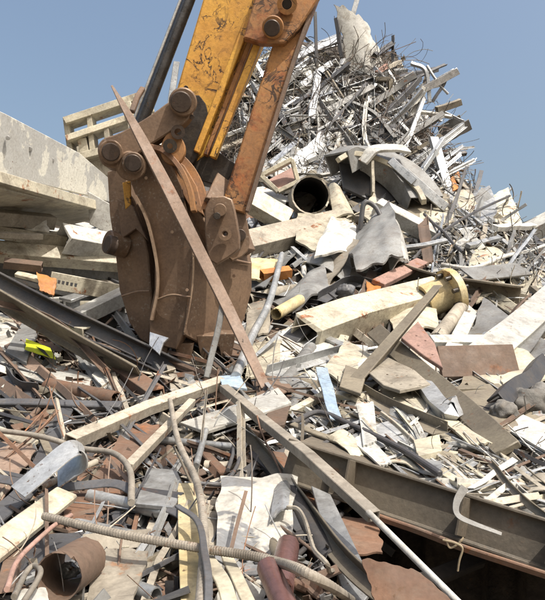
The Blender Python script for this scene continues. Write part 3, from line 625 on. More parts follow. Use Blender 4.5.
# rebars and rods in the centre
bar('reinforcing_bar', 'rod', [(236, 376), (252, 336), (270, 300), (282, 254)], 7, 7, 'galv', 'ribbed grey reinforcing bar rising right of the grapple', 'reinforcing bar', k=.88, rib=True, wob=0, land='the ribbed grey bar')
bar('pointed_bar', 'flat', [(111, 86, 5.25), (136, 130, 5.2), (176, 205, 5.1), (228, 310, 5.0), (266, 388, 4.6)], 13, 4, 'dustybrown', 'long dusty brown flat bar tapering to a point, leaning across the grapple', 'bar', roll=24, t=2, wob=.012, ref=-FWD, taper=[(0, .18), (.12, .5), (.3, .85), (.5, 1), (.75, .9), (1, .7)], land='the leaning brown bar')
bar('flat_bar', 'flat', [(224, 296, 5.05), (218, 330, 4.95), (206, 378, 4.8)], 6, 5, 'grey', 'short grey flat bar standing against the grapple tip', 'bar', ref=-FWD, wob=.004)
bar('flat_bar', 'flat', [(143, 88, 5.7), (137, 98, 5.6), (132, 112, 5.5)], 5, 5, 'brown', 'small rusty stub sticking up behind the leaning brown bar', 'bar', ref=-FWD)
plate('silver_scrap', [(150, 332, 5.25), (168, 338, 5.2), (164, 344, 5.2), (158, 352, 5.1), (150, 346, 5.2)], 2, 'silver', 'small bright bracket caught at the grapple tip', 'bracket')
sheet('blue_sheet', [(218, 374), (238, 372), (248, 386), (222, 386)], 'paleblue', 'small pale blue sheet scrap at the foot of the ribbed grey bar', 'sheet', amp=3, k=.88)

# ================================================================== middle and right
bar('box_section', 'box', [(304, 338, 6.0), (352, 320, 6.5), (440, 296, 7.4)], 34, 34, 'cream', 'big cream box beam with dented bright end in the middle of the heap', 'beam', roll=-18, t=3, wob=0, smooth=False, ref=Vector((0.1, -.3, 1)), land='the big cream box beam')
bar('curled_strip', 'flat', [(278, 354, 6.0), (292, 338, 6.05), (316, 318, 6.3), (350, 304, 6.7), (372, 298, 7.1)], 22, 3, 'slate', 'dark grey curved strip wrapping behind the big cream box beam', 'strip', ref=Vector((-.3, -.6, .7)), wob=0, land='the dark curved strip')
bar('steel_angle', 'L', [(270, 372), (346, 350)], 10, 10, 'galv', 'grey steel angle below the big cream box beam', 'angle', k=.92, wob=0)
sheet('torn_plate', [(346, 340), (392, 362), (362, 392), (324, 372)], 'cream', 'torn cream plate below the big box beam', 'plate', amp=3, f=1.5, k=.90, t=2, land='the torn cream plate')
sheet('steel_plate', [(250, 342), (280, 340), (276, 372), (246, 378)], 'cream', 'bright cream plate right of the leaning brown bar', 'plate', amp=3, k=.93)
bar('wide_bar', 'flat', [(374, 330, 5.4), (410, 362, 4.85), (452, 398, 4.15), (508, 450, 3.3)], 21, 6, 'olive', 'wide olive brown flat bar slanting down to the lower right', 'bar', ref=Vector((-.35, -.75, .45)), wob=.006, land='the wide olive bar')
tp = bar('tee_bar', 'T', [(352, 390, 4.5), (398, 336, 5.1), (438, 288, 5.9)], 14, 12, 'olive', 'olive tee bar crossing the wide olive bar upwards', 'tee bar', t=2.4, wob=.004, roll=20, taper=.7, land='the olive tee bar')
plate('gusset_plate', [(402, 338, 5.0), (418, 322, 5.3), (434, 344, 4.95), (442, 366, 4.6), (424, 356, 4.75)], 3, 'pinkish', 'pinkish rusted gusset plate with bolt holes by the tee bar', 'plate', holes=[(416, 336, 1.6), (425, 341, 1.6), (418, 346, 1.6), (432, 355, 1.6)], land='the pinkish gusset plate')
plate('perforated_plate', [(368, 372), (388, 352), (404, 362), (430, 384), (400, 390), (384, 386)], 2.5, 'beige', 'cream plate punched with eight round holes under the wide bar', 'plate', k=.87,
      holes=[(387 + 9.5 * i + 4 * j, 375 + j * 9 + i * .6, 1.9) for i in range(4) for j in range(2) if not (i == 3 and j == 0)] , land='the punched plate')
plate('perforated_plate', [(346, 366), (366, 372), (360, 394), (340, 386)], 2.5, 'olive', 'small olive end plate on the foot of the tee bar', 'plate', k=.88)
bar('steel_channel', 'C', [(436, 366, 5.0), (512, 364, 5.05)], 34, 22, 'brown', 'brown channel with smooth web facing out beside the wide olive bar', 'channel', roll=182, t=2.5, wob=0, ref=Vector((0.0, -.92, .3)), land='the brown channel')
bar('square_tube', 'box', [(430, 344, 5.6), (500, 344, 5.7)], 14, 14, 'white', 'white square tube lying behind the brown channel', 'tube', wob=0, t=2)
bar('square_tube', 'box', [(474, 368, 5.1), (520, 330, 6.0), (556, 296, 7.0)], 30, 20, 'white', 'wide white boxed column slanting up to the right edge', 'column', wob=0, t=2, land='the white boxed column')
sheet('steel_plate', [(506, 342), (560, 336), (560, 362), (508, 366)], 'beige', 'dusty beige plate at the right edge under the white column', 'plate', amp=3, k=.93)
sheet('steel_plate', [(500, 376), (560, 350), (560, 376), (506, 396)], 'cream', 'pale cream plate at the right edge above the concrete lumps', 'plate', amp=4, k=.92)
bar('bent_channel', 'C', [(498, 404), (514, 388), (530, 378), (542, 362)], 16, 14, 'dark', 'black bent channel by the concrete lumps', 'channel', k=.88, roll=150, t=2.4, land='the black bent channel')
lump('concrete_lump', 526, 404, 20, 'concrete', 'large grey concrete lump at the right edge', 'concrete', k=.92); LAND.append((524, 404, 'the concrete lumps'))
lump('concrete_lump', 504, 412, 14, 'concrete', 'smaller concrete lump left of the large one', 'concrete', k=.915)
lump('concrete_lump', 544, 396, 15, 'concrete', 'concrete lump cut by the right picture edge', 'concrete', k=.92)
sheet('white_sheet', [(470, 406), (492, 398), (560, 432), (556, 456)], 'white', 'broad white panel under the concrete lumps', 'panel', amp=3, k=.93, t=2, land='the broad white panel')
sheet('white_sheet', [(416, 396), (450, 400), (500, 446), (470, 446)], 'cream', 'cream panel under the wide olive bar', 'panel', amp=3, k=.945, t=2)
bar('blue_strip', 'flat', [(322, 368, 4.6), (328, 394, 4.2), (336, 422, 3.8)], 13, 1.2, 'paleblue', 'pale blue strip hanging down in the centre', 'strip', ref=Vector((.15, -.95, .2)), wob=.01, twist=20, land='the pale blue strip')
# lower right girder with stiffeners
gd = bar('steel_girder', 'I', [(286, 459, 2.74), (420, 503, 2.5), (600, 562, 2.26), (690, 592, 2.16)], 20, 47, 'olivedark', 'dark dusty girder with stiffeners lying across the lower right', 'girder', ref=Vector((0, .10, .99)), t=2.6, wob=0, land='the dark lower girder', bev=.003)
for (x, y, d) in ((466, 517, 2.40), (352, 480, 2.58), (556, 546, 2.28)):
    plate('stiffener', [(x - 2, y - 20, d - .03), (x + 7, y - 17, d + .04), (x + 2, y + 21, d + .04), (x - 9, y + 18, d - .05)], 2, 'olivedark', parent=gd)
bar('silver_strip', 'flat', [(465, 487, 2.33), (457, 502, 2.3), (458, 515, 2.28), (474, 524, 2.26), (502, 534, 2.24)], 9, 1, 'grey', 'bright bent strip hanging over the dark girder', 'strip', ref=Vector((.3, -.9, .4)), wob=.003, taper=.4, land='the bright bent strip')
bar('flat_bar', 'flat', [(372, 514, 2.5), (440, 540, 2.36), (580, 586, 2.15)], 4, 8, 'rust', 'ragged rusty ledge bar along the foot of the dark girder', 'bar', wob=.012, jag=.01)
bar('fibre_strand', 'wire', [(444, 540, 2.3), (456, 543, 2.28), (463, 548, 2.27), (460, 559, 2.27), (458, 570, 2.27)], 2.2, 2.2, 'fibre', 'frayed straw coloured strand hanging from the rusty ledge', 'strand', wob=.008, land='the frayed strand')
bar('fibre_strand', 'wire', [(446, 538, 2.3), (450, 547, 2.29), (458, 544, 2.29), (464, 538, 2.3)], 2.2, 2.2, 'fibre', 'knotted fibre loop on the rusty ledge', 'strand', wob=.006)
sheet('added_roof_plate', [(298, 446, 3.1), (660, 562, 2.3), (640, 476, 3.35), (330, 420, 4.5)], 'olivedark', 'dark dusty plate lying level behind the top of the dark girder', 'plate', amp=2, f=1.0, t=3, land='the plate behind the dark girder')  # added plate, roofs the hollow so the space under the girder stays shaded
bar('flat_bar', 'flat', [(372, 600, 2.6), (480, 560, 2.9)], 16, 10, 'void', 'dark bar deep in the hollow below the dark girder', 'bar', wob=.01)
sheet('rusty_plate', [(362, 562, 1.74), (420, 572, 1.72), (474, 624, 1.6), (380, 624, 1.6)], 'rust', 'curved reddish rust plate at the bottom right edge', 'plate', amp=7, f=1.6, curl=6, rag=.1)
sheet('rusty_plate', [(300, 510, 2.6), (378, 518, 2.6), (384, 550, 2.3), (310, 556, 2.25)], 'rust', 'flat rust orange plate behind the long slanting angle', 'plate', amp=2, k=.97)
bar('flat_bar', 'flat', [(292, 424, 3.75), (318, 412, 3.9), (350, 424, 3.7), (400, 448, 3.2), (440, 474, 2.8)], 6, 5, 'dark', 'black curved flat bar arching above the dark girder', 'bar', wob=.004, land='the black arching bar')
bar('flat_bar', 'flat', [(292, 424), (348, 446), (352, 438)], 8, 3, 'olive', 'kinked dark strip under the black arching bar', 'strip', k=.93, smooth=False)
sheet('white_sheet', [(352, 440), (364, 432), (392, 462), (380, 466)], 'white', 'white torn sliver lying on the dark girder top', 'sheet', amp=2, k=.92)
sheet('crumpled_strip', [(356, 404), (374, 402), (378, 440), (364, 444)], 'white', 'crumpled white strip left of the wide olive bar', 'strip', amp=4, k=.9, n=16)
bar('steel_angle', 'L', [(336, 376), (384, 404), (440, 428)], 16, 10, 'olive', 'dusty olive angle along the foot of the tee bar', 'angle', k=.915, wob=.006)
sheet('cream_block', [(414, 440), (440, 434), (442, 450), (418, 456)], 'cream', 'small bright cream plate above the dark girder', 'plate', amp=1, k=.9, t=6, n=8)
bar('broken_pulley_arm', 'C', [(418, 376), (432, 396), (450, 412), (458, 404)], 16, 10, 'galv', 'bent grey bracket arm under the wide olive bar', 'bracket', k=.9, roll=160)
# cast iron hub with bolt flange
hb = empty('pipe_flange', pt((448, 296), .93)); tag(hb, 'cream painted cast pipe hub with a bolted flange', 'flange'); LAND.append((446, 296, 'the bolted flange hub'))
bar('hub', 'pipe', [(424, 302, 7.0), (450, 292, 7.05)], 34, 34, 'ochre', parent=hb, t=4, wob=0, jag=0)
bar('flange_ring', 'pipe', [(448, 293, 6.98), (454, 291, 7.0)], 48, 48, 'ochre', parent=hb, t=12, wob=0, jag=0.004)
for i in range(8):
    a = 2 * math.pi * i / 8; ax = (P(454, 291, 7.0) - P(448, 293, 6.98)).normalized(); e1 = ax.cross(Vector((0, 0, 1))).normalized(); e2 = ax.cross(e1)
    c = P(456, 290.5, 6.99) + (e1 * math.cos(a) + e2 * math.sin(a)) * 0.205; x, y, d = proj(c)
    disc('bolt', x, y, d, 2.4, 5, 'grease', hb, axis=ax)
    c = P(446, 294, 6.95) + (e1 * math.cos(a) + e2 * math.sin(a)) * 0.205; x, y, d = proj(c)
    disc('bolt', x, y, d, 2.4, 6, 'grease', hb, axis=ax)
sheet('cast_skirt', [(386, 310), (436, 304), (440, 330), (400, 340)], 'cream', 'cream curved casting left of the bolted flange hub', 'casting', amp=4, k=.93, curl=6)
bar('steel_pipe', 'pipe', [(436, 340), (462, 306)], 14, 14, 'beige', 'beige pipe slanting under the bolted flange hub', 'pipe', k=.9, wob=0)
bar('flat_bar', 'flat', [(452, 350), (470, 314)], 14, 3, 'white', 'white strip with three holes right of the flange hub', 'strip', k=.895, wob=0)
bar('rolled_section', 'I', [(384, 266), (440, 284), (520, 296)], 26, 20, 'olive', 'dusty brown beam lying level behind the flange hub', 'beam', k=.94, wob=.02, roll=20, land='the dusty brown beam')
bar('rolled_section', 'I', [(466, 282), (522, 276)], 26, 18, 'grey', 'grey beam stub at right above the dusty brown beam', 'beam', k=.95, wob=0)
bar('square_tube', 'box', [(456, 352), (520, 332)], 11, 11, 'cream', 'cream square tube lying left of the white column', 'tube', k=.93, wob=0)

# ---------------- centre: pipe mouth, tray, sheets
bar('steel_pipe', 'pipe', [(311, 195, 11.0), (296, 212, 13.6)], 35, 35, 'beige', 'large grey pipe with black open mouth facing the viewer', 'pipe', t=1.6, inner='void', wob=0, land='the black pipe mouth', ref=Vector((0, 0, 1)))  # near-black inner faces put the pipe's inside shade into the colour
tr = empty('steel_tray', pt((278, 178), .95)); tag(tr, 'open steel tray with cream rim and pinkish floor left of the pipe mouth', 'tray'); LAND.append((278, 172, 'the open steel tray'))
plate('floor', [(264, 182, 11.9), (292, 168, 12.1), (296, 180, 11.8), (278, 190, 11.7)], 2, 'pinkish', parent=tr)
for a, b in (((261, 176), (292, 160)), ((292, 160), (298, 182)), ((298, 182), (278, 192)), ((278, 192), (261, 176))):
    bar('rim', 'flat', [(a[0], a[1], 11.7), (b[0], b[1], 11.7)], 4, 12, 'cream', ref=-FWD, parent=tr, wob=0)
bar('steel_channel', 'C', [(250, 200, 11.0), (288, 222, 11.0)], 22, 16, 'cream', 'cream channel with bright top flange left of the pipe mouth', 'channel', roll=200, wob=0, t=3, ref=Vector((-.3, -.9, .3)), land='the bright topped channel')
bar('square_tube', 'box', [(258, 192), (290, 206)], 13, 10, 'white', 'white square tube below the open steel tray', 'tube', k=.93, wob=0)
bar('steel_channel', 'C', [(244, 246, 9.6), (340, 222, 11.0)], 26, 16, 'beige', 'long beige channel running under the black pipe mouth', 'channel', roll=195, wob=0, t=2.5, ref=Vector((0, -.95, .25)), land='the long beige channel')
sheet('bent_sheet', [(296, 212), (334, 216), (326, 250), (294, 240)], 'cream', 'bright cream bent sheet right below the pipe mouth', 'sheet', amp=4, f=1.2, k=.90, land='the bright bent sheet')
sheet('crumpled_sheet', [(330, 216), (354, 216), (352, 250), (312, 262)], 'white', 'crumpled white sheet with torn lower edge below the pipe', 'sheet', amp=14, f=2.8, k=.89, n=34, land='the torn crumpled sheet')
sheet('bent_plate', [(328, 188), (342, 192), (356, 214), (334, 220)], 'cream', 'curved cream plate right of the pipe mouth', 'plate', amp=3, k=.91, curl=5)
sheet('grey_sheet', [(346, 234), (386, 222), (394, 274), (352, 276)], 'grey', 'large grey crumpled sheet in the centre of the heap', 'sheet', amp=17, f=2.2, k=.88, n=36, land='the grey crumpled sheet')
sheet('white_flap', [(382, 222), (398, 226), (404, 262), (390, 272)], 'white', 'white folded flap along the grey crumpled sheet', 'sheet', amp=6, f=1.8, k=.885, curl=8)
sheet('cream_triangle', [(360, 212), (374, 190), (382, 216), (378, 230)], 'cream', 'cream triangular sheet pointing up from the grey sheet', 'sheet', amp=3, k=.885)
bar('cable_loop', 'rod', [(360, 230, 9.9), (364, 204, 9.9), (374, 206, 9.9), (384, 222, 9.8), (394, 238, 9.8)], 5, 5, 'slate', 'dark bent tube loop over the cream triangular sheet', 'tube')
bar('box_section', 'box', [(376, 206, 10.6), (434, 236, 10.4)], 18, 14, 'white', 'white box beam right of the cream triangular sheet', 'beam', wob=0, t=2, land='the white box beam')
# curved trough
arc = [(338, 164, 12.4), (352, 158, 12.6), (374, 162, 12.7), (398, 174, 12.6), (416, 192, 12.3), (424, 206, 12.0)]
ct = bar('curved_trough', 'C', arc, 34, 22, 'grey', 'big curved grey trough segment right of the pipe mouth', 'trough', roll=200, t=2, ref=Vector((-.25, -.75, .55)), wob=0, land='the curved trough')
plate('inner_plate', [(340, 162, 12.7), (372, 168, 12.9), (418, 206, 12.5), (404, 212, 12.3), (374, 204, 12.4), (344, 188, 12.4)], 3, 'slate', parent=ct)
bar('rim', 'flat', [(x, y - 4, d - .35) for x, y, d in arc], 5, 6, 'cream', wob=0, ref=-FWD, parent=ct)
bar('flat_bar', 'flat', [(372, 162, 12.2), (373, 194, 12.0)], 3, 8, 'cream', 'cream divider standing inside the curved trough', 'bar', ref=-FWD)
bar('half_ring', 'flat', [(362, 162, 12.2), (374, 150, 12.2), (392, 148, 12.3), (408, 150, 12.4)], 16, 3, 'white', 'white arched ring piece over the curved trough', 'ring', wob=.01, ref=Vector((-.3, -.7, .6)), land='the white arched ring piece')
bar('flat_bar', 'flat', [(390, 160, 12.0), (414, 182, 11.9)], 8, 3, 'silver', 'silver flat bar crossing the curved trough rim', 'bar', ref=-FWD)
bar('flat_bar', 'flat', [(404, 172, 12.0), (446, 208, 11.8)], 9, 4, 'galv', 'grey bar running down right from the curved trough', 'bar', ref=-FWD)
sheet('brown_sheet', [(418, 228), (428, 216), (434, 262), (424, 266)], 'brown', 'small dark brown pointed panel right of the white box beam', 'panel', amp=2, k=.9)
bar('flat_bar', 'flat', [(384, 250, 9.0), (420, 246, 9.2), (446, 240, 9.5)], 6, 3, 'galv', 'thin grey bar running right from the grey crumpled sheet', 'bar')
bar('flat_bar', 'flat', [(378, 284), (422, 262)], 14, 5, 'pinkish', 'pinkish plank shaped bar below the grey crumpled sheet', 'bar', k=.9, wob=0)
sheet('dark_sheet', [(266, 290), (320, 262), (330, 290), (290, 312)], 'grey', 'crushed grey duct sheet right of the ribbed grey bar', 'sheet', amp=17, f=2.6, k=.92, n=34, land='the crushed grey duct')
sheet('hollow_shade_sheet', [(288, 244, 10.9), (316, 240, 10.9), (304, 264, 10.6), (292, 260, 10.6)], 'dark', 'black sheet in the gap under the bright bent sheet', 'sheet', amp=3)  # dark sheet put in as the shade of a hollow between the pieces
sheet('cream_patch', [(252, 258), (282, 262), (278, 280), (250, 276)], 'ochre', 'ochre stained sheet beside the ribbed grey bar', 'sheet', amp=4, k=.93)
bar('square_tube', 'box', [(262, 276), (290, 272)], 10, 10, 'orangepart', 'small orange block beside the ribbed grey bar', 'block', k=.92, wob=0)
sheet('steel_plate', [(248, 304), (272, 306), (270, 336), (246, 338)], 'beige', 'beige dented plate right of the grapple edge', 'plate', amp=4, k=.94)
bar('steel_pipe', 'pipe', [(276, 314), (300, 300)], 12, 12, 'ochre', 'short cream ochre pipe elbow above the dark curved strip', 'pipe', k=.9, wob=0)
bar('steel_angle', 'L', [(322, 298), (352, 282), (382, 288)], 10, 9, 'slate', 'dark bent angle above the big cream box beam', 'angle', k=.92)
lump('motor_casting', 346, 292, 10, 'slate', 'dark lumpy casting above the big cream box beam', 'casting', k=.93)
lump('motor_casting', 300, 300, 9, 'dark', 'black lumpy casting left of the crushed grey duct', 'casting', k=.94)
sheet('orange_scrap', [(366, 282), (380, 284), (384, 296), (368, 294)], 'orangepart', 'small orange torn piece above the big cream box beam', 'sheet', amp=4, k=.9)

# ---------------- long rods on the right slope
bar('bent_rod', 'wire', [(412, 260), (436, 236), (470, 214), (510, 196)], 3, 3, 'dark', 'long dark rod slanting up over the right slope', 'rod', k=.9, wob=.03, land='the long dark rod')
bar('bent_rod', 'wire', [(424, 214), (444, 234), (462, 252)], 3, 3, 'dark', 'dark rod crossing the long dark rod', 'rod', k=.9, wob=.03)
bar('bent_rod', 'rod', [(440, 264), (470, 268), (500, 258), (545, 246)], 4, 4, 'white', 'pale rod lying level at the right edge', 'rod', k=.92, wob=.03)
bar('flat_bar', 'flat', [(433, 138, 14.0), (443, 172, 13.6), (454, 212, 13.2)], 9, 5, 'galv', 'long grey flat bar standing steeply on the right slope', 'bar', ref=Vector((.2, -.9, .2)), wob=.01, land='the steep grey bar')
bar('box_section', 'box', [(518, 238, 12.6), (580, 206, 12.2)], 22, 14, 'white', 'white beam end sticking in from the right edge', 'beam', wob=0, t=2, land='the white beam at right edge')
bar('box_section', 'box', [(528, 254, 12.4), (580, 226, 12.0)], 12, 10, 'white', 'lower white tube sticking in from the right edge', 'tube', wob=0, t=2)
bar('flat_bar', 'flat', [(494, 228), (534, 226)], 8, 5, 'white', 'short white bar beside the white beam at right', 'bar', k=.93)
bar('flat_bar', 'flat', [(468, 246), (500, 238)], 6, 4, 'galv', 'short grey bar on the right slope', 'bar', k=.93)

# ---------------- summit
sheet('white_sheet', [(333, 3, 18.2), (364, 22, 18.4), (388, 76, 18.3), (350, 72, 18.2)], 'white', 'bright white twisted sheet standing at the very top', 'sheet', amp=2.5, f=1.2, t=1, curl=3, rag=.12, land='the bright summit sheet')
TOP = [ # kind, points, w, h, mat, what, label
 ('flat', [(292, 60), (343, 38)], 7, 5, 'silver', 'white flat bar reaching up to the summit sheet'),
 ('flat', [(300, 52), (338, 36)], 5, 4, 'galv', 'narrow grey bar behind the white summit bar'),
 ('L', [(318, 74), (346, 92)], 6, 6, 'silver', 'silver angle sloping right below the summit sheet'),
 ('L', [(316, 104), (354, 142)], 8, 7, 'white', 'white angle sloping down right in the wire tangle'),
 ('L', [(341, 92), (376, 80)], 6, 6, 'silver', 'silver angle rising right to the brown summit frame'),
 ('L', [(371, 72), (372, 122)], 6, 6, 'galv', 'upright grey angle left of the brown summit frame'),
 ('C', [(350, 134), (404, 110)], 8, 6, 'silver', 'long silver channel below the brown summit frame'),
 ('flat', [(311, 120), (318, 72)], 7, 5, 'silver', 'silver bar standing upright near the excavator arm'),
 ('flat', [(300, 86), (330, 64)], 6, 5, 'silver', 'silver bar sloping up left of the summit'),
 ('L', [(284, 80), (316, 106)], 6, 6, 'white', 'pale angle sloping down by the rusty strut'),
 ('flat', [(306, 106), (336, 100)], 5, 4, 'white', 'short white bar lying level in the tangle'),
 ('flat', [(326, 140), (340, 104)], 5, 4, 'galv', 'grey bar standing in the wire tangle'),
 ('flat', [(322, 96), (344, 60)], 5, 4, 'galv', 'slim grey bar leaning under the summit sheet'),
 ('L', [(276, 104), (300, 60)], 6, 5, 'galv', 'grey angle leaning beside the rusty strut'),
 ('C', [(410, 118), (424, 86)], 7, 5, 'white', 'white channel piece on the right shoulder'),
 ('C', [(418, 92), (457, 71)], 8, 7, 'silver', 'silver channel pointing up right against the sky'),
 ('flat', [(411, 63), (426, 72), (430, 102)], 3.5, 3, 'silver', 'hooked silver strip against the sky'),
 ('flat', [(427, 66), (436, 80), (448, 94)], 2.5, 2, 'galv', 'thin strip crossing the silver channel against the sky'),
 ('flat', [(432, 102), (443, 86), (446, 80)], 3, 2, 'slate', 'dark thin strip behind the hooked silver strip'),
 ('box', [(436, 110), (461, 102)], 7, 6, 'beige', 'beige tube end pointing right against the sky'),
 ('C', [(444, 134), (465, 122)], 18, 12, 'grey', 'dark grey box channel overhanging the right shoulder'),
 ('flat', [(438, 110), (464, 122)], 3, 3, 'silver', 'thin strip on the overhanging box channel'),
 ('flat', [(410, 110), (452, 117)], 4, 3, 'white', 'white strip lying level on the right shoulder'),
 ('flat', [(446, 157), (466, 153)], 4, 4, 'dark', 'dark strip end jutting from the right shoulder'),
 ('flat', [(392, 150), (404, 112)], 4, 3, 'galv', 'grey strip standing by the white arched ring piece'),
 ('flat', [(395, 88), (410, 118)], 5, 4, 'galv', 'grey strip right of the brown summit frame'),
 ('flat', [(386, 68), (400, 62)], 4, 4, 'beige', 'beige strip end right of the summit sheet'),
 ('box', [(374, 56), (392, 44)], 5, 5, 'slate', 'dark tube end poking out by the summit sheet'),
 ('flat', [(317, 66), (315, 12)], 3, 3, 'slate', 'dark upright bar against the sky by the excavator arm'),
 ('flat', [(342, 58), (336, 18)], 4, 3, 'slate', 'dark stub behind the summit sheet'),
 ('flat', [(344, 44), (358, -4)], 5, 4, 'galv', 'grey strip end above the summit sheet'),
 ('flat', [(376, 74), (386, 66)], 5, 5, 'pinkish', 'rusty stub at the foot of the summit sheet'),
 ('flat', [(270, 166), (300, 140)], 6, 5, 'silver', 'silver bar above the open steel tray'),
 ('flat', [(296, 178), (306, 148)], 6, 4, 'galv', 'grey strip standing between tray and pipe'),
 ('L', [(318, 178), (332, 140)], 6, 5, 'silver', 'silver angle rising above the black pipe mouth'),
 ('flat', [(330, 166), (342, 128)], 3, 3, 'white', 'thin white bar above the pipe mouth'),
 ('flat', [(322, 146), (346, 156)], 3, 3, 'white', 'thin white bar crossing the upright one above the pipe'),
 ('C', [(262, 150), (286, 120)], 9, 7, 'galv', 'grey channel rising behind the rusty strut'),
]
for (kd, pp, w_, h_, m, lb) in TOP:
    nm = {'flat': 'metal_strip', 'L': 'steel_angle', 'C': 'steel_channel', 'box': 'square_tube'}[kd]
    ct = {'flat': 'strip', 'L': 'angle', 'C': 'channel', 'box': 'tube'}[kd]
    dd = []
    for a in pp:
        d0 = D(*a); dd.append(d0)
    base = [d for d in dd if d]; base = (sum(base) / len(base) if base else 17.6)
    q = [(a[0], a[1], (d * .96 if d else base * .965)) for a, d in zip(pp, dd)]
    bar(nm, kd, q, w_, h_, m, lb, ct, wob=.02, roll=random.uniform(-40, 40), ref=Vector((random.uniform(-.3, .3), -.8, .5)).normalized(), land=None)
bf = empty('bracket_frame', P(383, 110, 17)); tag(bf, 'small brown open frame at the top below the summit sheet', 'frame'); LAND.append((383, 95, 'the brown summit frame'))
for a, b in (((375, 80), (390, 80)), ((390, 80), (391, 108)), ((391, 108), (376, 116))):
    bar('rail', 'flat', [(a[0], a[1], 16.9), (b[0], b[1], 16.9)], 4, 8, 'olive', ref=-FWD, parent=bf, wob=0)
bar('metal_strip', 'flat', [(378, 84, 16.9), (386, 92, 16.8), (388, 106, 16.8)], 3, 2, 'white', 'curved white strip inside the brown summit frame', 'strip')
sheet('white_sheet', [(414, 112), (428, 114), (426, 130), (415, 126)], 'white', 'small white crushed sheet in the right shoulder tangle', 'sheet', amp=4, k=.95)
sheet('rusty_plate', [(450, 178), (458, 172), (462, 186), (454, 190)], 'orangepart', 'small orange plate on the right slope skyline', 'plate', amp=2, k=.96)
# ================================================================== the many loose pieces that fill the heap
LABELS = {}
def place_words(px, py):
    best = min(LAND, key=lambda a: (a[0] - px) ** 2 + (a[1] - py) ** 2)
    dx, dy = px - best[0], py - best[1]
    dist = math.hypot(dx, dy)
    if abs(dx) > 2.2 * abs(dy): w_ = 'right of' if dx > 0 else 'left of'
    elif abs(dy) > 2.2 * abs(dx): w_ = 'below' if dy > 0 else 'above'
    else: w_ = ('lower ' if dy > 0 else 'upper ') + ('right of' if dx > 0 else 'left of')
    return w_ + ' ' + best[2], dist
COLW = {'cream': 'cream', 'white': 'white', 'grey': 'grey', 'galv': 'dull grey', 'silver': 'bright silver', 'dark': 'black', 'slate': 'dark slate', 'rust': 'rusty red', 'brown': 'brown', 'olive': 'olive brown', 'beige': 'beige', 'pinkish': 'pinkish', 'ochre': 'ochre', 'flaked': 'flaked white', 'orangepart': 'orange'}
KINDN = {'L': ('steel_angle', 'angle'), 'C': ('steel_channel', 'channel'), 'I': ('rolled_section', 'beam'), 'box': ('square_tube', 'tube'), 'flat': ('flat_bar', 'bar'), 'pipe': ('steel_pipe', 'pipe'), 'rod': ('bent_rod', 'rod'), 'rebar': ('reinforcing_bar', 'reinforcing bar'), 'sheet': ('metal_sheet', 'sheet'), 'Z': ('folded_strip', 'strip'), 'T': ('tee_bar', 'tee bar')}
GROUPS = {'L': 'loose steel angles in the heap', 'C': 'loose channels in the heap', 'I': 'loose beams in the heap', 'box': 'loose square tubes in the heap', 'flat': 'loose flat bars in the heap', 'pipe': 'loose pipes in the heap', 'rod': 'loose bent rods in the heap', 'rebar': 'loose reinforcing bars in the heap', 'sheet': 'loose metal sheets in the heap', 'Z': 'loose folded strips in the heap', 'T': 'loose tee bars in the heap'}
def describe(kind, mat, px, py, length, ang, bent):
    size = 'short' if length < 38 else ('long' if length > 85 else '')
    a = abs(ang)
    pose = 'lying level' if a < 18 else ('standing steeply' if a > 62 else ('sloping up rightwards' if ang > 0 else 'sloping down rightwards'))
    if kind == 'sheet': pose = 'lying flat' if a < 40 else 'tilted'
    st = 'bent' if bent else ''
    where, dist = place_words(px, py)
    base = ' '.join(x for x in (size, st, COLW[mat], KINDN[kind][1]) if x)
    for cand in (f'{base} {where}', f'{base} {pose} {where}', f'{base} {pose} just {where}' if dist < 25 else f'{base} {pose} farther {where}'):
        if cand not in LABELS: break
    LABELS[cand] = LABELS.get(cand, 0) + 1
    return cand

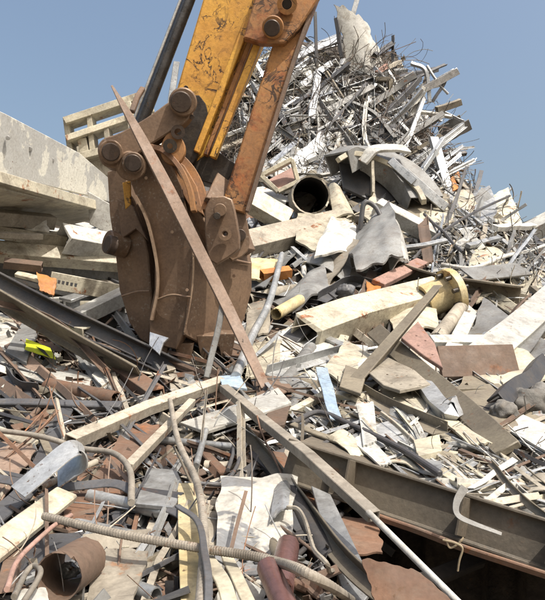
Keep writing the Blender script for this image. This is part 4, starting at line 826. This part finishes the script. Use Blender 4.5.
def piece(px, py, kinds, mats, L, wpx, k, angs=None):
    d0 = D(px, py)
    if d0 is None: return None
    kind = random.choice(kinds); mat = random.choice(mats)
    ang = random.choice(angs) + random.gauss(0, 14) if angs else random.uniform(-85, 85)
    ln = random.uniform(*L); wd = random.uniform(*wpx)
    ca, sa = math.cos(R(ang)), math.sin(R(ang))
    bent = random.random() < 0.45
    e = []
    for s_ in ((-1, 0, 1) if bent else (-1, 1)):
        x, y = px + s_ * ca * ln / 2, py - s_ * sa * ln / 2
        if s_ == 0 or bent: x += random.gauss(0, .07 * ln) * abs(sa); y += random.gauss(0, .07 * ln) * abs(ca)
        de = D(x, y) or d0
        de = max(d0 * .8, min(d0 * 1.25, de))
        e.append((x, y, (d0 + (de - d0) * .85) * k * random.uniform(.985, 1.012)))
    lb = describe(kind, mat, px, py, ln, ang, bent)
    name, cat = KINDN[kind]; kw = dict(label=lb, cat=cat, group=GROUPS[kind])
    ref = Vector((random.gauss(0, .35), -.65 + random.gauss(0, .3), .7 + random.gauss(0, .25))).normalized()
    if kind == 'sheet':
        h = wd * 3.2; cx, cy = -sa * h / 2, -ca * h / 2
        (x0, y0, a), (x1, y1, b) = e[0], e[-1]
        def dep(x, y, f): return max(f * .9, min(f * 1.1, (D(x, y) or f / k) * k))
        c = [(x0 + cx, y0 + cy), (x1 + cx, y1 + cy), (x1 - cx, y1 - cy), (x0 - cx, y0 - cy)]
        c = [(q[0] + random.gauss(0, h * .12), q[1] + random.gauss(0, h * .12)) for q in c]
        c = [(x, y, dep(x, y, f)) for (x, y), f in zip(c, (a, b, b, a))]
        return sheet(name, c, mat, amp=random.choice((1.5, 3, 6, 9)) * wd / 9, f=random.uniform(1.2, 2.6), t=1.2, n=14, curl=random.uniform(-6, 6), **kw)
    if kind == 'rebar':
        return bar(name, 'rod', e, wd * .45, wd * .45, mat, rib=True, **kw)
    if kind == 'rod':
        return bar(name, 'rod', e, wd * .4, wd * .4, mat, wob=.025 * ln * d0 / F, **kw)
    if kind == 'pipe':
        return bar(name, 'pipe', e, wd, wd, mat, t=wd * .09, wob=0.004, **kw)
    if kind == 'flat':
        return bar(name, 'flat', e, wd, wd * random.uniform(.08, .28), mat, roll=random.gauss(0, 25), twist=random.gauss(0, 25), ref=ref, smooth=random.random() < .7, **kw)
    r_ = {'C': 180 + random.gauss(0, 50), 'L': random.uniform(-120, 60), 'I': random.gauss(0, 30), 'box': random.uniform(-45, 45), 'Z': random.gauss(0, 40), 'T': random.gauss(0, 60)}[kind]
    return bar(name, kind, e, wd, wd * random.uniform(.6, 1.0), mat, roll=r_, twist=random.gauss(0, 14), ref=ref, smooth=random.random() < .6, t=wd * random.uniform(.1, .16), **kw)

SEED = 100
def scatter(n, box, kinds, mats, L, wpx, k=(.965, 1.0), angs=None, mind=0.0, keep=None):
    global SEED
    SEED += 1; random.seed(SEED)
    x0, y0, x1, y1 = box; done = []; tries = 0
    while len(done) < n and tries < n * 30:
        tries += 1
        x, y = random.uniform(x0, x1), random.uniform(y0, y1)
        if D(x, y) is None or (keep and not keep(x, y)): continue
        if any((a - x) ** 2 + (b - y) ** 2 < mind * mind for a, b in done): continue
        done.append((x, y)); piece(x, y, kinds, mats, L, wpx, random.uniform(*k), angs)

above_girder = lambda x, y: y < 440 + (x - 290) * 0.31
COLW['dustybrown'] = 'dusty brown'
S_ = ['flat', 'L', 'C', 'box', 'flat', 'Z', 'flat']
behind_grapple = lambda x, y: not (120 < x < 245 and 170 < y < 335)
# summit and shoulder: long silver strips in dark wire
TH = ['flat', 'flat', 'L', 'Z', 'C']
scatter(120, (255, 34, 462, 165), TH, ['silver', 'galv', 'silver', 'grey', 'white', 'galv', 'olive', 'slate'], (22, 72), (1.8, 4.6), (.955, .985), angs=(35, -35, 20, -60, 75, 5), mind=4, keep=lambda x, y: not (330 < x < 392 and y < 78))
scatter(60, (258, 70, 455, 165), ['L', 'C', 'flat', 'Z'], ['grey', 'galv', 'grey', 'slate', 'galv'], (30, 85), (3, 7), (.95, .975), angs=(35, -35, -50, 20), mind=5)
scatter(14, (255, 60, 400, 160), ['sheet'], ['galv', 'silver', 'grey', 'white'], (12, 30), (3, 6), (.96, .985))
# behind the arm
scatter(16, (170, 90, 262, 200), S_, ['white', 'cream', 'galv', 'beige', 'slate'], (20, 55), (5, 12), (.955, .985), mind=8)
# right slope
scatter(125, (430, 165, 560, 292), TH + ['rod', 'rod'], ['galv', 'grey', 'white', 'silver', 'beige', 'olive', 'grey', 'slate'], (22, 75), (2.0, 5.5), (.955, .99), angs=(-38, -38, 35, 5, 75), mind=3)
scatter(22, (430, 175, 560, 292), ['sheet', 'C', 'sheet'], ['galv', 'grey', 'white', 'cream'], (16, 40), (4, 9), (.955, .99), angs=(-38, 30), mind=8)
# upper middle around the pipe and sheets
scatter(55, (246, 160, 440, 300), S_ + ['sheet', 'sheet', 'sheet', 'pipe'], ['cream', 'white', 'galv', 'grey', 'beige', 'slate', 'white', 'olive'], (22, 75), (4, 13), (.97, 1.0), mind=8)
scatter(45, (246, 160, 440, 300), TH + ['rod'], ['galv', 'grey', 'white', 'slate', 'silver', 'dark'], (25, 80), (2, 5), (.955, .99), mind=4)
# left stack
scatter(34, (-15, 190, 130, 320), S_ + ['I', 'C'], ['cream', 'white', 'grey', 'galv', 'beige', 'slate'], (40, 110), (8, 18), (.95, .99), angs=(-12, -20, 20, 0), mind=9)
# right middle
scatter(70, (246, 296, 560, 400), S_ + ['sheet', 'sheet', 'sheet', 'C', 'pipe'], ['cream', 'white', 'cream', 'galv', 'beige', 'grey', 'olive', 'brown', 'white'], (26, 95), (5, 15), (.955, .99), angs=(-35, -35, -10, 30, 60), mind=9)
scatter(60, (246, 296, 560, 400), TH + ['rod'], ['galv', 'grey', 'white', 'beige', 'dark', 'brown', 'olive'], (35, 110), (2, 5.5), (.945, .985), angs=(-35, -35, -10, 30, 60), mind=5)
scatter(60, (280, 392, 560, 490), S_ + ['sheet', 'sheet', 'rod', 'rebar'], ['cream', 'white', 'galv', 'beige', 'silver', 'grey', 'olive', 'cream'], (26, 95), (4, 12), (.95, .985), angs=(-30, -30, -15, 25), mind=7, keep=above_girder)
scatter(75, (290, 392, 560, 490), TH + ['rod'], ['galv', 'cream', 'white', 'beige', 'dark', 'brown', 'galv'], (40, 130), (2, 5.5), (.935, .98), angs=(-28, -28, -15, -40, 20), mind=5, keep=above_girder)
scatter(40, (400, 436, 560, 520), ['flat', 'sheet', 'L', 'flat', 'rod', 'sheet'], ['cream', 'galv', 'beige', 'grey', 'olive', 'white'], (25, 80), (3, 8), (.93, .975), angs=(-20, -18, -35, 25), mind=5, keep=lambda x, y: above_girder(x, y) and y > 408 + (x - 290) * .31)
# lower left: long overlapping bars, strips and cables
LL = ['rust', 'brown', 'slate', 'beige', 'galv', 'brown', 'dark', 'grey', 'olive', 'dustybrown', 'beige']
scatter(65, (-15, 322, 250, 470), ['flat', 'L', 'C', 'box', 'flat', 'pipe', 'Z'], LL, (28, 95), (5, 14), (.97, 1.0), angs=(-30, -20, 35, 40, -60, 5), mind=9)
scatter(85, (-15, 322, 260, 470), TH + ['rod', 'rebar'], LL, (50, 150), (2.2, 6.5), (.94, .985), angs=(-30, -25, 35, 30, -55, 5), mind=5)
scatter(60, (-15, 455, 300, 610), ['flat', 'L', 'C', 'box', 'flat', 'pipe', 'sheet'], LL, (35, 110), (6, 18), (.985, 1.015), angs=(-30, 30, 40, -60, 5, 70), mind=12)
scatter(85, (-15, 455, 310, 610), TH + ['rod', 'rebar', 'rod'], LL, (60, 200), (2.8, 8), (.945, .99), angs=(-25, 30, 40, -60, 5, 70, -15), mind=6)
scatter(26, (285, 470, 372, 610), ['flat', 'L', 'C', 'box', 'rod', 'pipe', 'sheet'], ['rust', 'brown', 'slate', 'dark', 'brown', 'olive', 'dark'], (30, 110), (5, 16), (.97, 1.0), angs=(-45, -45, 30), mind=9)

# ================================================================== uncountable small stuff
def stuff_mesh(name, V, Fc, mats, fm, label, cat):
    o = link(name, V, Fc, None, mats=mats, fm=fm, angle=30); tag(o, label, cat, kind='stuff'); return o
def wires(n, box, r_px, L, mats, name, label, cat, curl=1.0, k=(.95, .99), keep=None):
    V, Fc, fm = [], [], []
    c = 0
    while c < n:
        x, y = random.uniform(box[0], box[2]), random.uniform(box[1], box[3]); d = D(x, y); c += 1
        if d is None or (keep and not keep(x, y)): continue
        p = P(x, y, d * random.uniform(*k)); s = d / F; ln = random.uniform(*L) * s
        v = Vector((random.gauss(0, 1), random.gauss(0, .45), random.gauss(0, .8))).normalized(); ax = Vector((random.gauss(0, 1), random.gauss(0, 1), random.gauss(0, 1))).normalized()
        path = [p.copy()]; m = 9; bend = random.gauss(0, .22) * curl
        for i in range(m):
            v = (Matrix.Rotation(bend + random.gauss(0, .12) * curl, 3, ax) @ v).normalized(); path.append(path[-1] + v * ln / m)
        r = r_px * s * random.uniform(.6, 1.5)
        v2, f2 = sweep([[(r, 0), (-r / 2, r * .87), (-r / 2, -r * .87)]], path)
        o = len(V); V += v2; Fc += [tuple(a + o for a in f) for f in f2]; mi = random.randrange(len(mats)); fm += [mi] * len(f2)
    return stuff_mesh(name, V, Fc, mats, fm, label, cat)
def centre_tangle(x, y): return ((x - 340) / 120) ** 2 + ((y - 115) / 62) ** 2 < 1.25
wires(3000, (225, 50, 468, 180), 0.28, (10, 44), ['wire', 'wire', 'wire', 'brown', 'grey', 'olive'], 'wire_tangle', 'dense tangle of thin brown wire and strip below the summit', 'wire', 1.1, (.955, .99))
wires(800, (420, 150, 560, 300), 0.4, (10, 34), ['wire', 'grey', 'galv', 'olive', 'wire'], 'wire_tangle', 'thin wire and strip tangle covering the right slope', 'wire', 1.0, (.95, .985))
wires(170, (250, 300, 560, 470), 0.45, (14, 50), ['beige', 'galv', 'grey', 'cream', 'wire'], 'wire_tangle', 'pale thin wires and slivers strewn over the right middle', 'wire', 1.0, (.94, .985))
wires(150, (-15, 330, 300, 610), 0.6, (20, 80), ['beige', 'wire', 'slate', 'rust', 'brown', 'galv'], 'wire_tangle', 'thin rods and wires strewn over the lower left', 'wire', .45, (.95, .99))
def chips(n, box, size, mats, name, label, k=(.95, 1.0)):
    V, Fc, fm = [], [], []
    for _ in range(n):
        x, y = random.uniform(box[0], box[2]), random.uniform(box[1], box[3]); d = D(x, y)
        if d is None: continue
        s = d / F; c = P(x, y, d * random.uniform(*k))
        a, b, t = random.uniform(*size) * s, random.uniform(*size) * s * random.uniform(.12, .5), s * random.uniform(.3, 1.0)
        M = Matrix.Rotation(random.uniform(0, 6.3), 3, Vector((random.gauss(0, 1), random.gauss(0, 1), random.gauss(0, 1))).normalized())
        o = len(V); fold = random.uniform(-.5, .5) * b
        for z in (-t / 2, t / 2):
            for (u, v_, e) in ((-a / 2, -b / 2, 0), (0, -b / 2, fold), (a / 2, -b / 2, 0), (a / 2 * random.uniform(.5, 1), b / 2, 0), (0, b / 2, fold), (-a / 2 * random.uniform(.5, 1), b / 2, 0)):
                V.append(c + M @ Vector((u, v_, e + z)))
        f2 = [(0, 1, 4, 5), (1, 2, 3, 4), (11, 10, 7, 6), (10, 9, 8, 7)] + [(i, (i + 1) % 6, 6 + (i + 1) % 6, 6 + i) for i in range(6)]
        Fc += [tuple(q + o for q in f) for f in f2]; mi = random.randrange(len(mats)); fm += [mi] * len(f2)
    return stuff_mesh(name, V, Fc, mats, fm, label, 'scrap')
chips(1300, (240, 46, 560, 300), (3, 11), ['galv', 'white', 'grey', 'silver', 'slate', 'olive', 'cream'], 'scrap_fragments', 'small grey and white scrap fragments over the upper heap')
chips(1300, (-15, 190, 560, 470), (4, 22), ['cream', 'white', 'beige', 'grey', 'galv', 'olive', 'brown', 'slate'], 'scrap_fragments', 'small pale scrap fragments over the middle of the heap')
chips(900, (-15, 330, 365, 615), (5, 26), ['rust', 'brown', 'slate', 'brown', 'grey', 'dark', 'olive', 'dark'], 'scrap_fragments', 'small rusty scrap fragments over the lower heap', (.96, 1.0))

# ================================================================== the heap goes on beyond the picture's edges: one mass of loose scrap
random.seed(901)
V, Fc, fm = [], [], []
OM = ['cream', 'white', 'galv', 'grey', 'beige', 'slate', 'olive', 'rust', 'brown', 'dark']
cnt = 0
for _ in range(60000):
    if cnt >= 5200: break
    y = 1.2 + 21 * random.random() ** 1.3; x = random.uniform(-1.1, 1.25) * (1.8 + y * 0.62)
    h = H(x, y)
    if h < 0.15: continue
    p = Vector((x, y, h)); q = p - EYE
    if q.dot(FWD) > 0.5:
        u, v, dd = proj(p); m_ = 60 + 120 / max(dd, 1)
        hid = 128 < u < 240 and 180 < v < 330
        if -m_ * .5 < u < 545 + m_ * .5 and v < 640 and not hid: continue
    e = 0.25
    nx, ny = (H(x - e, y) - H(x + e, y)) / (2 * e), (H(x, y - e) - H(x, y + e)) / (2 * e)
    nrm = Vector((max(-2, min(2, nx)), max(-2, min(2, ny)), 1)).normalized()
    t1 = nrm.cross(Vector((random.gauss(0, 1), random.gauss(0, 1), random.gauss(0, 1)))).normalized()
    t1 = (t1 + nrm * random.gauss(0, .22)).normalized()
    L_ = random.uniform(.15, .55) * (0.5 + y * 0.11); w_ = random.uniform(.02, .10) * (0.5 + y * 0.09)
    kd = random.choice(('flat', 'L', 'C', 'flat', 'box', 'rod', 'flat'))
    if random.random() < .3: kd, w_ = 'flat', w_ * random.uniform(2, 4)
    c0 = p + nrm * random.uniform(0.0, .10)
    path = [c0 - t1 * L_ / 2, c0 + nrm * random.gauss(0, .03) * L_, c0 + t1 * L_ / 2]
    v2, f2 = sweep(prof(kd, w_, w_ * (.12 if kd == 'flat' else .8), w_ * .13), path, nrm, random.uniform(-1, 1), random.gauss(0, .4))
    o = len(V); V += v2; Fc += [tuple(i + o for i in f) for f in f2]; fm += [random.randrange(len(OM))] * len(f2); cnt += 1
stuff_mesh('loose_scrap', V, Fc, OM, fm, 'mass of mixed loose scrap covering the rest of the heap', 'scrap')
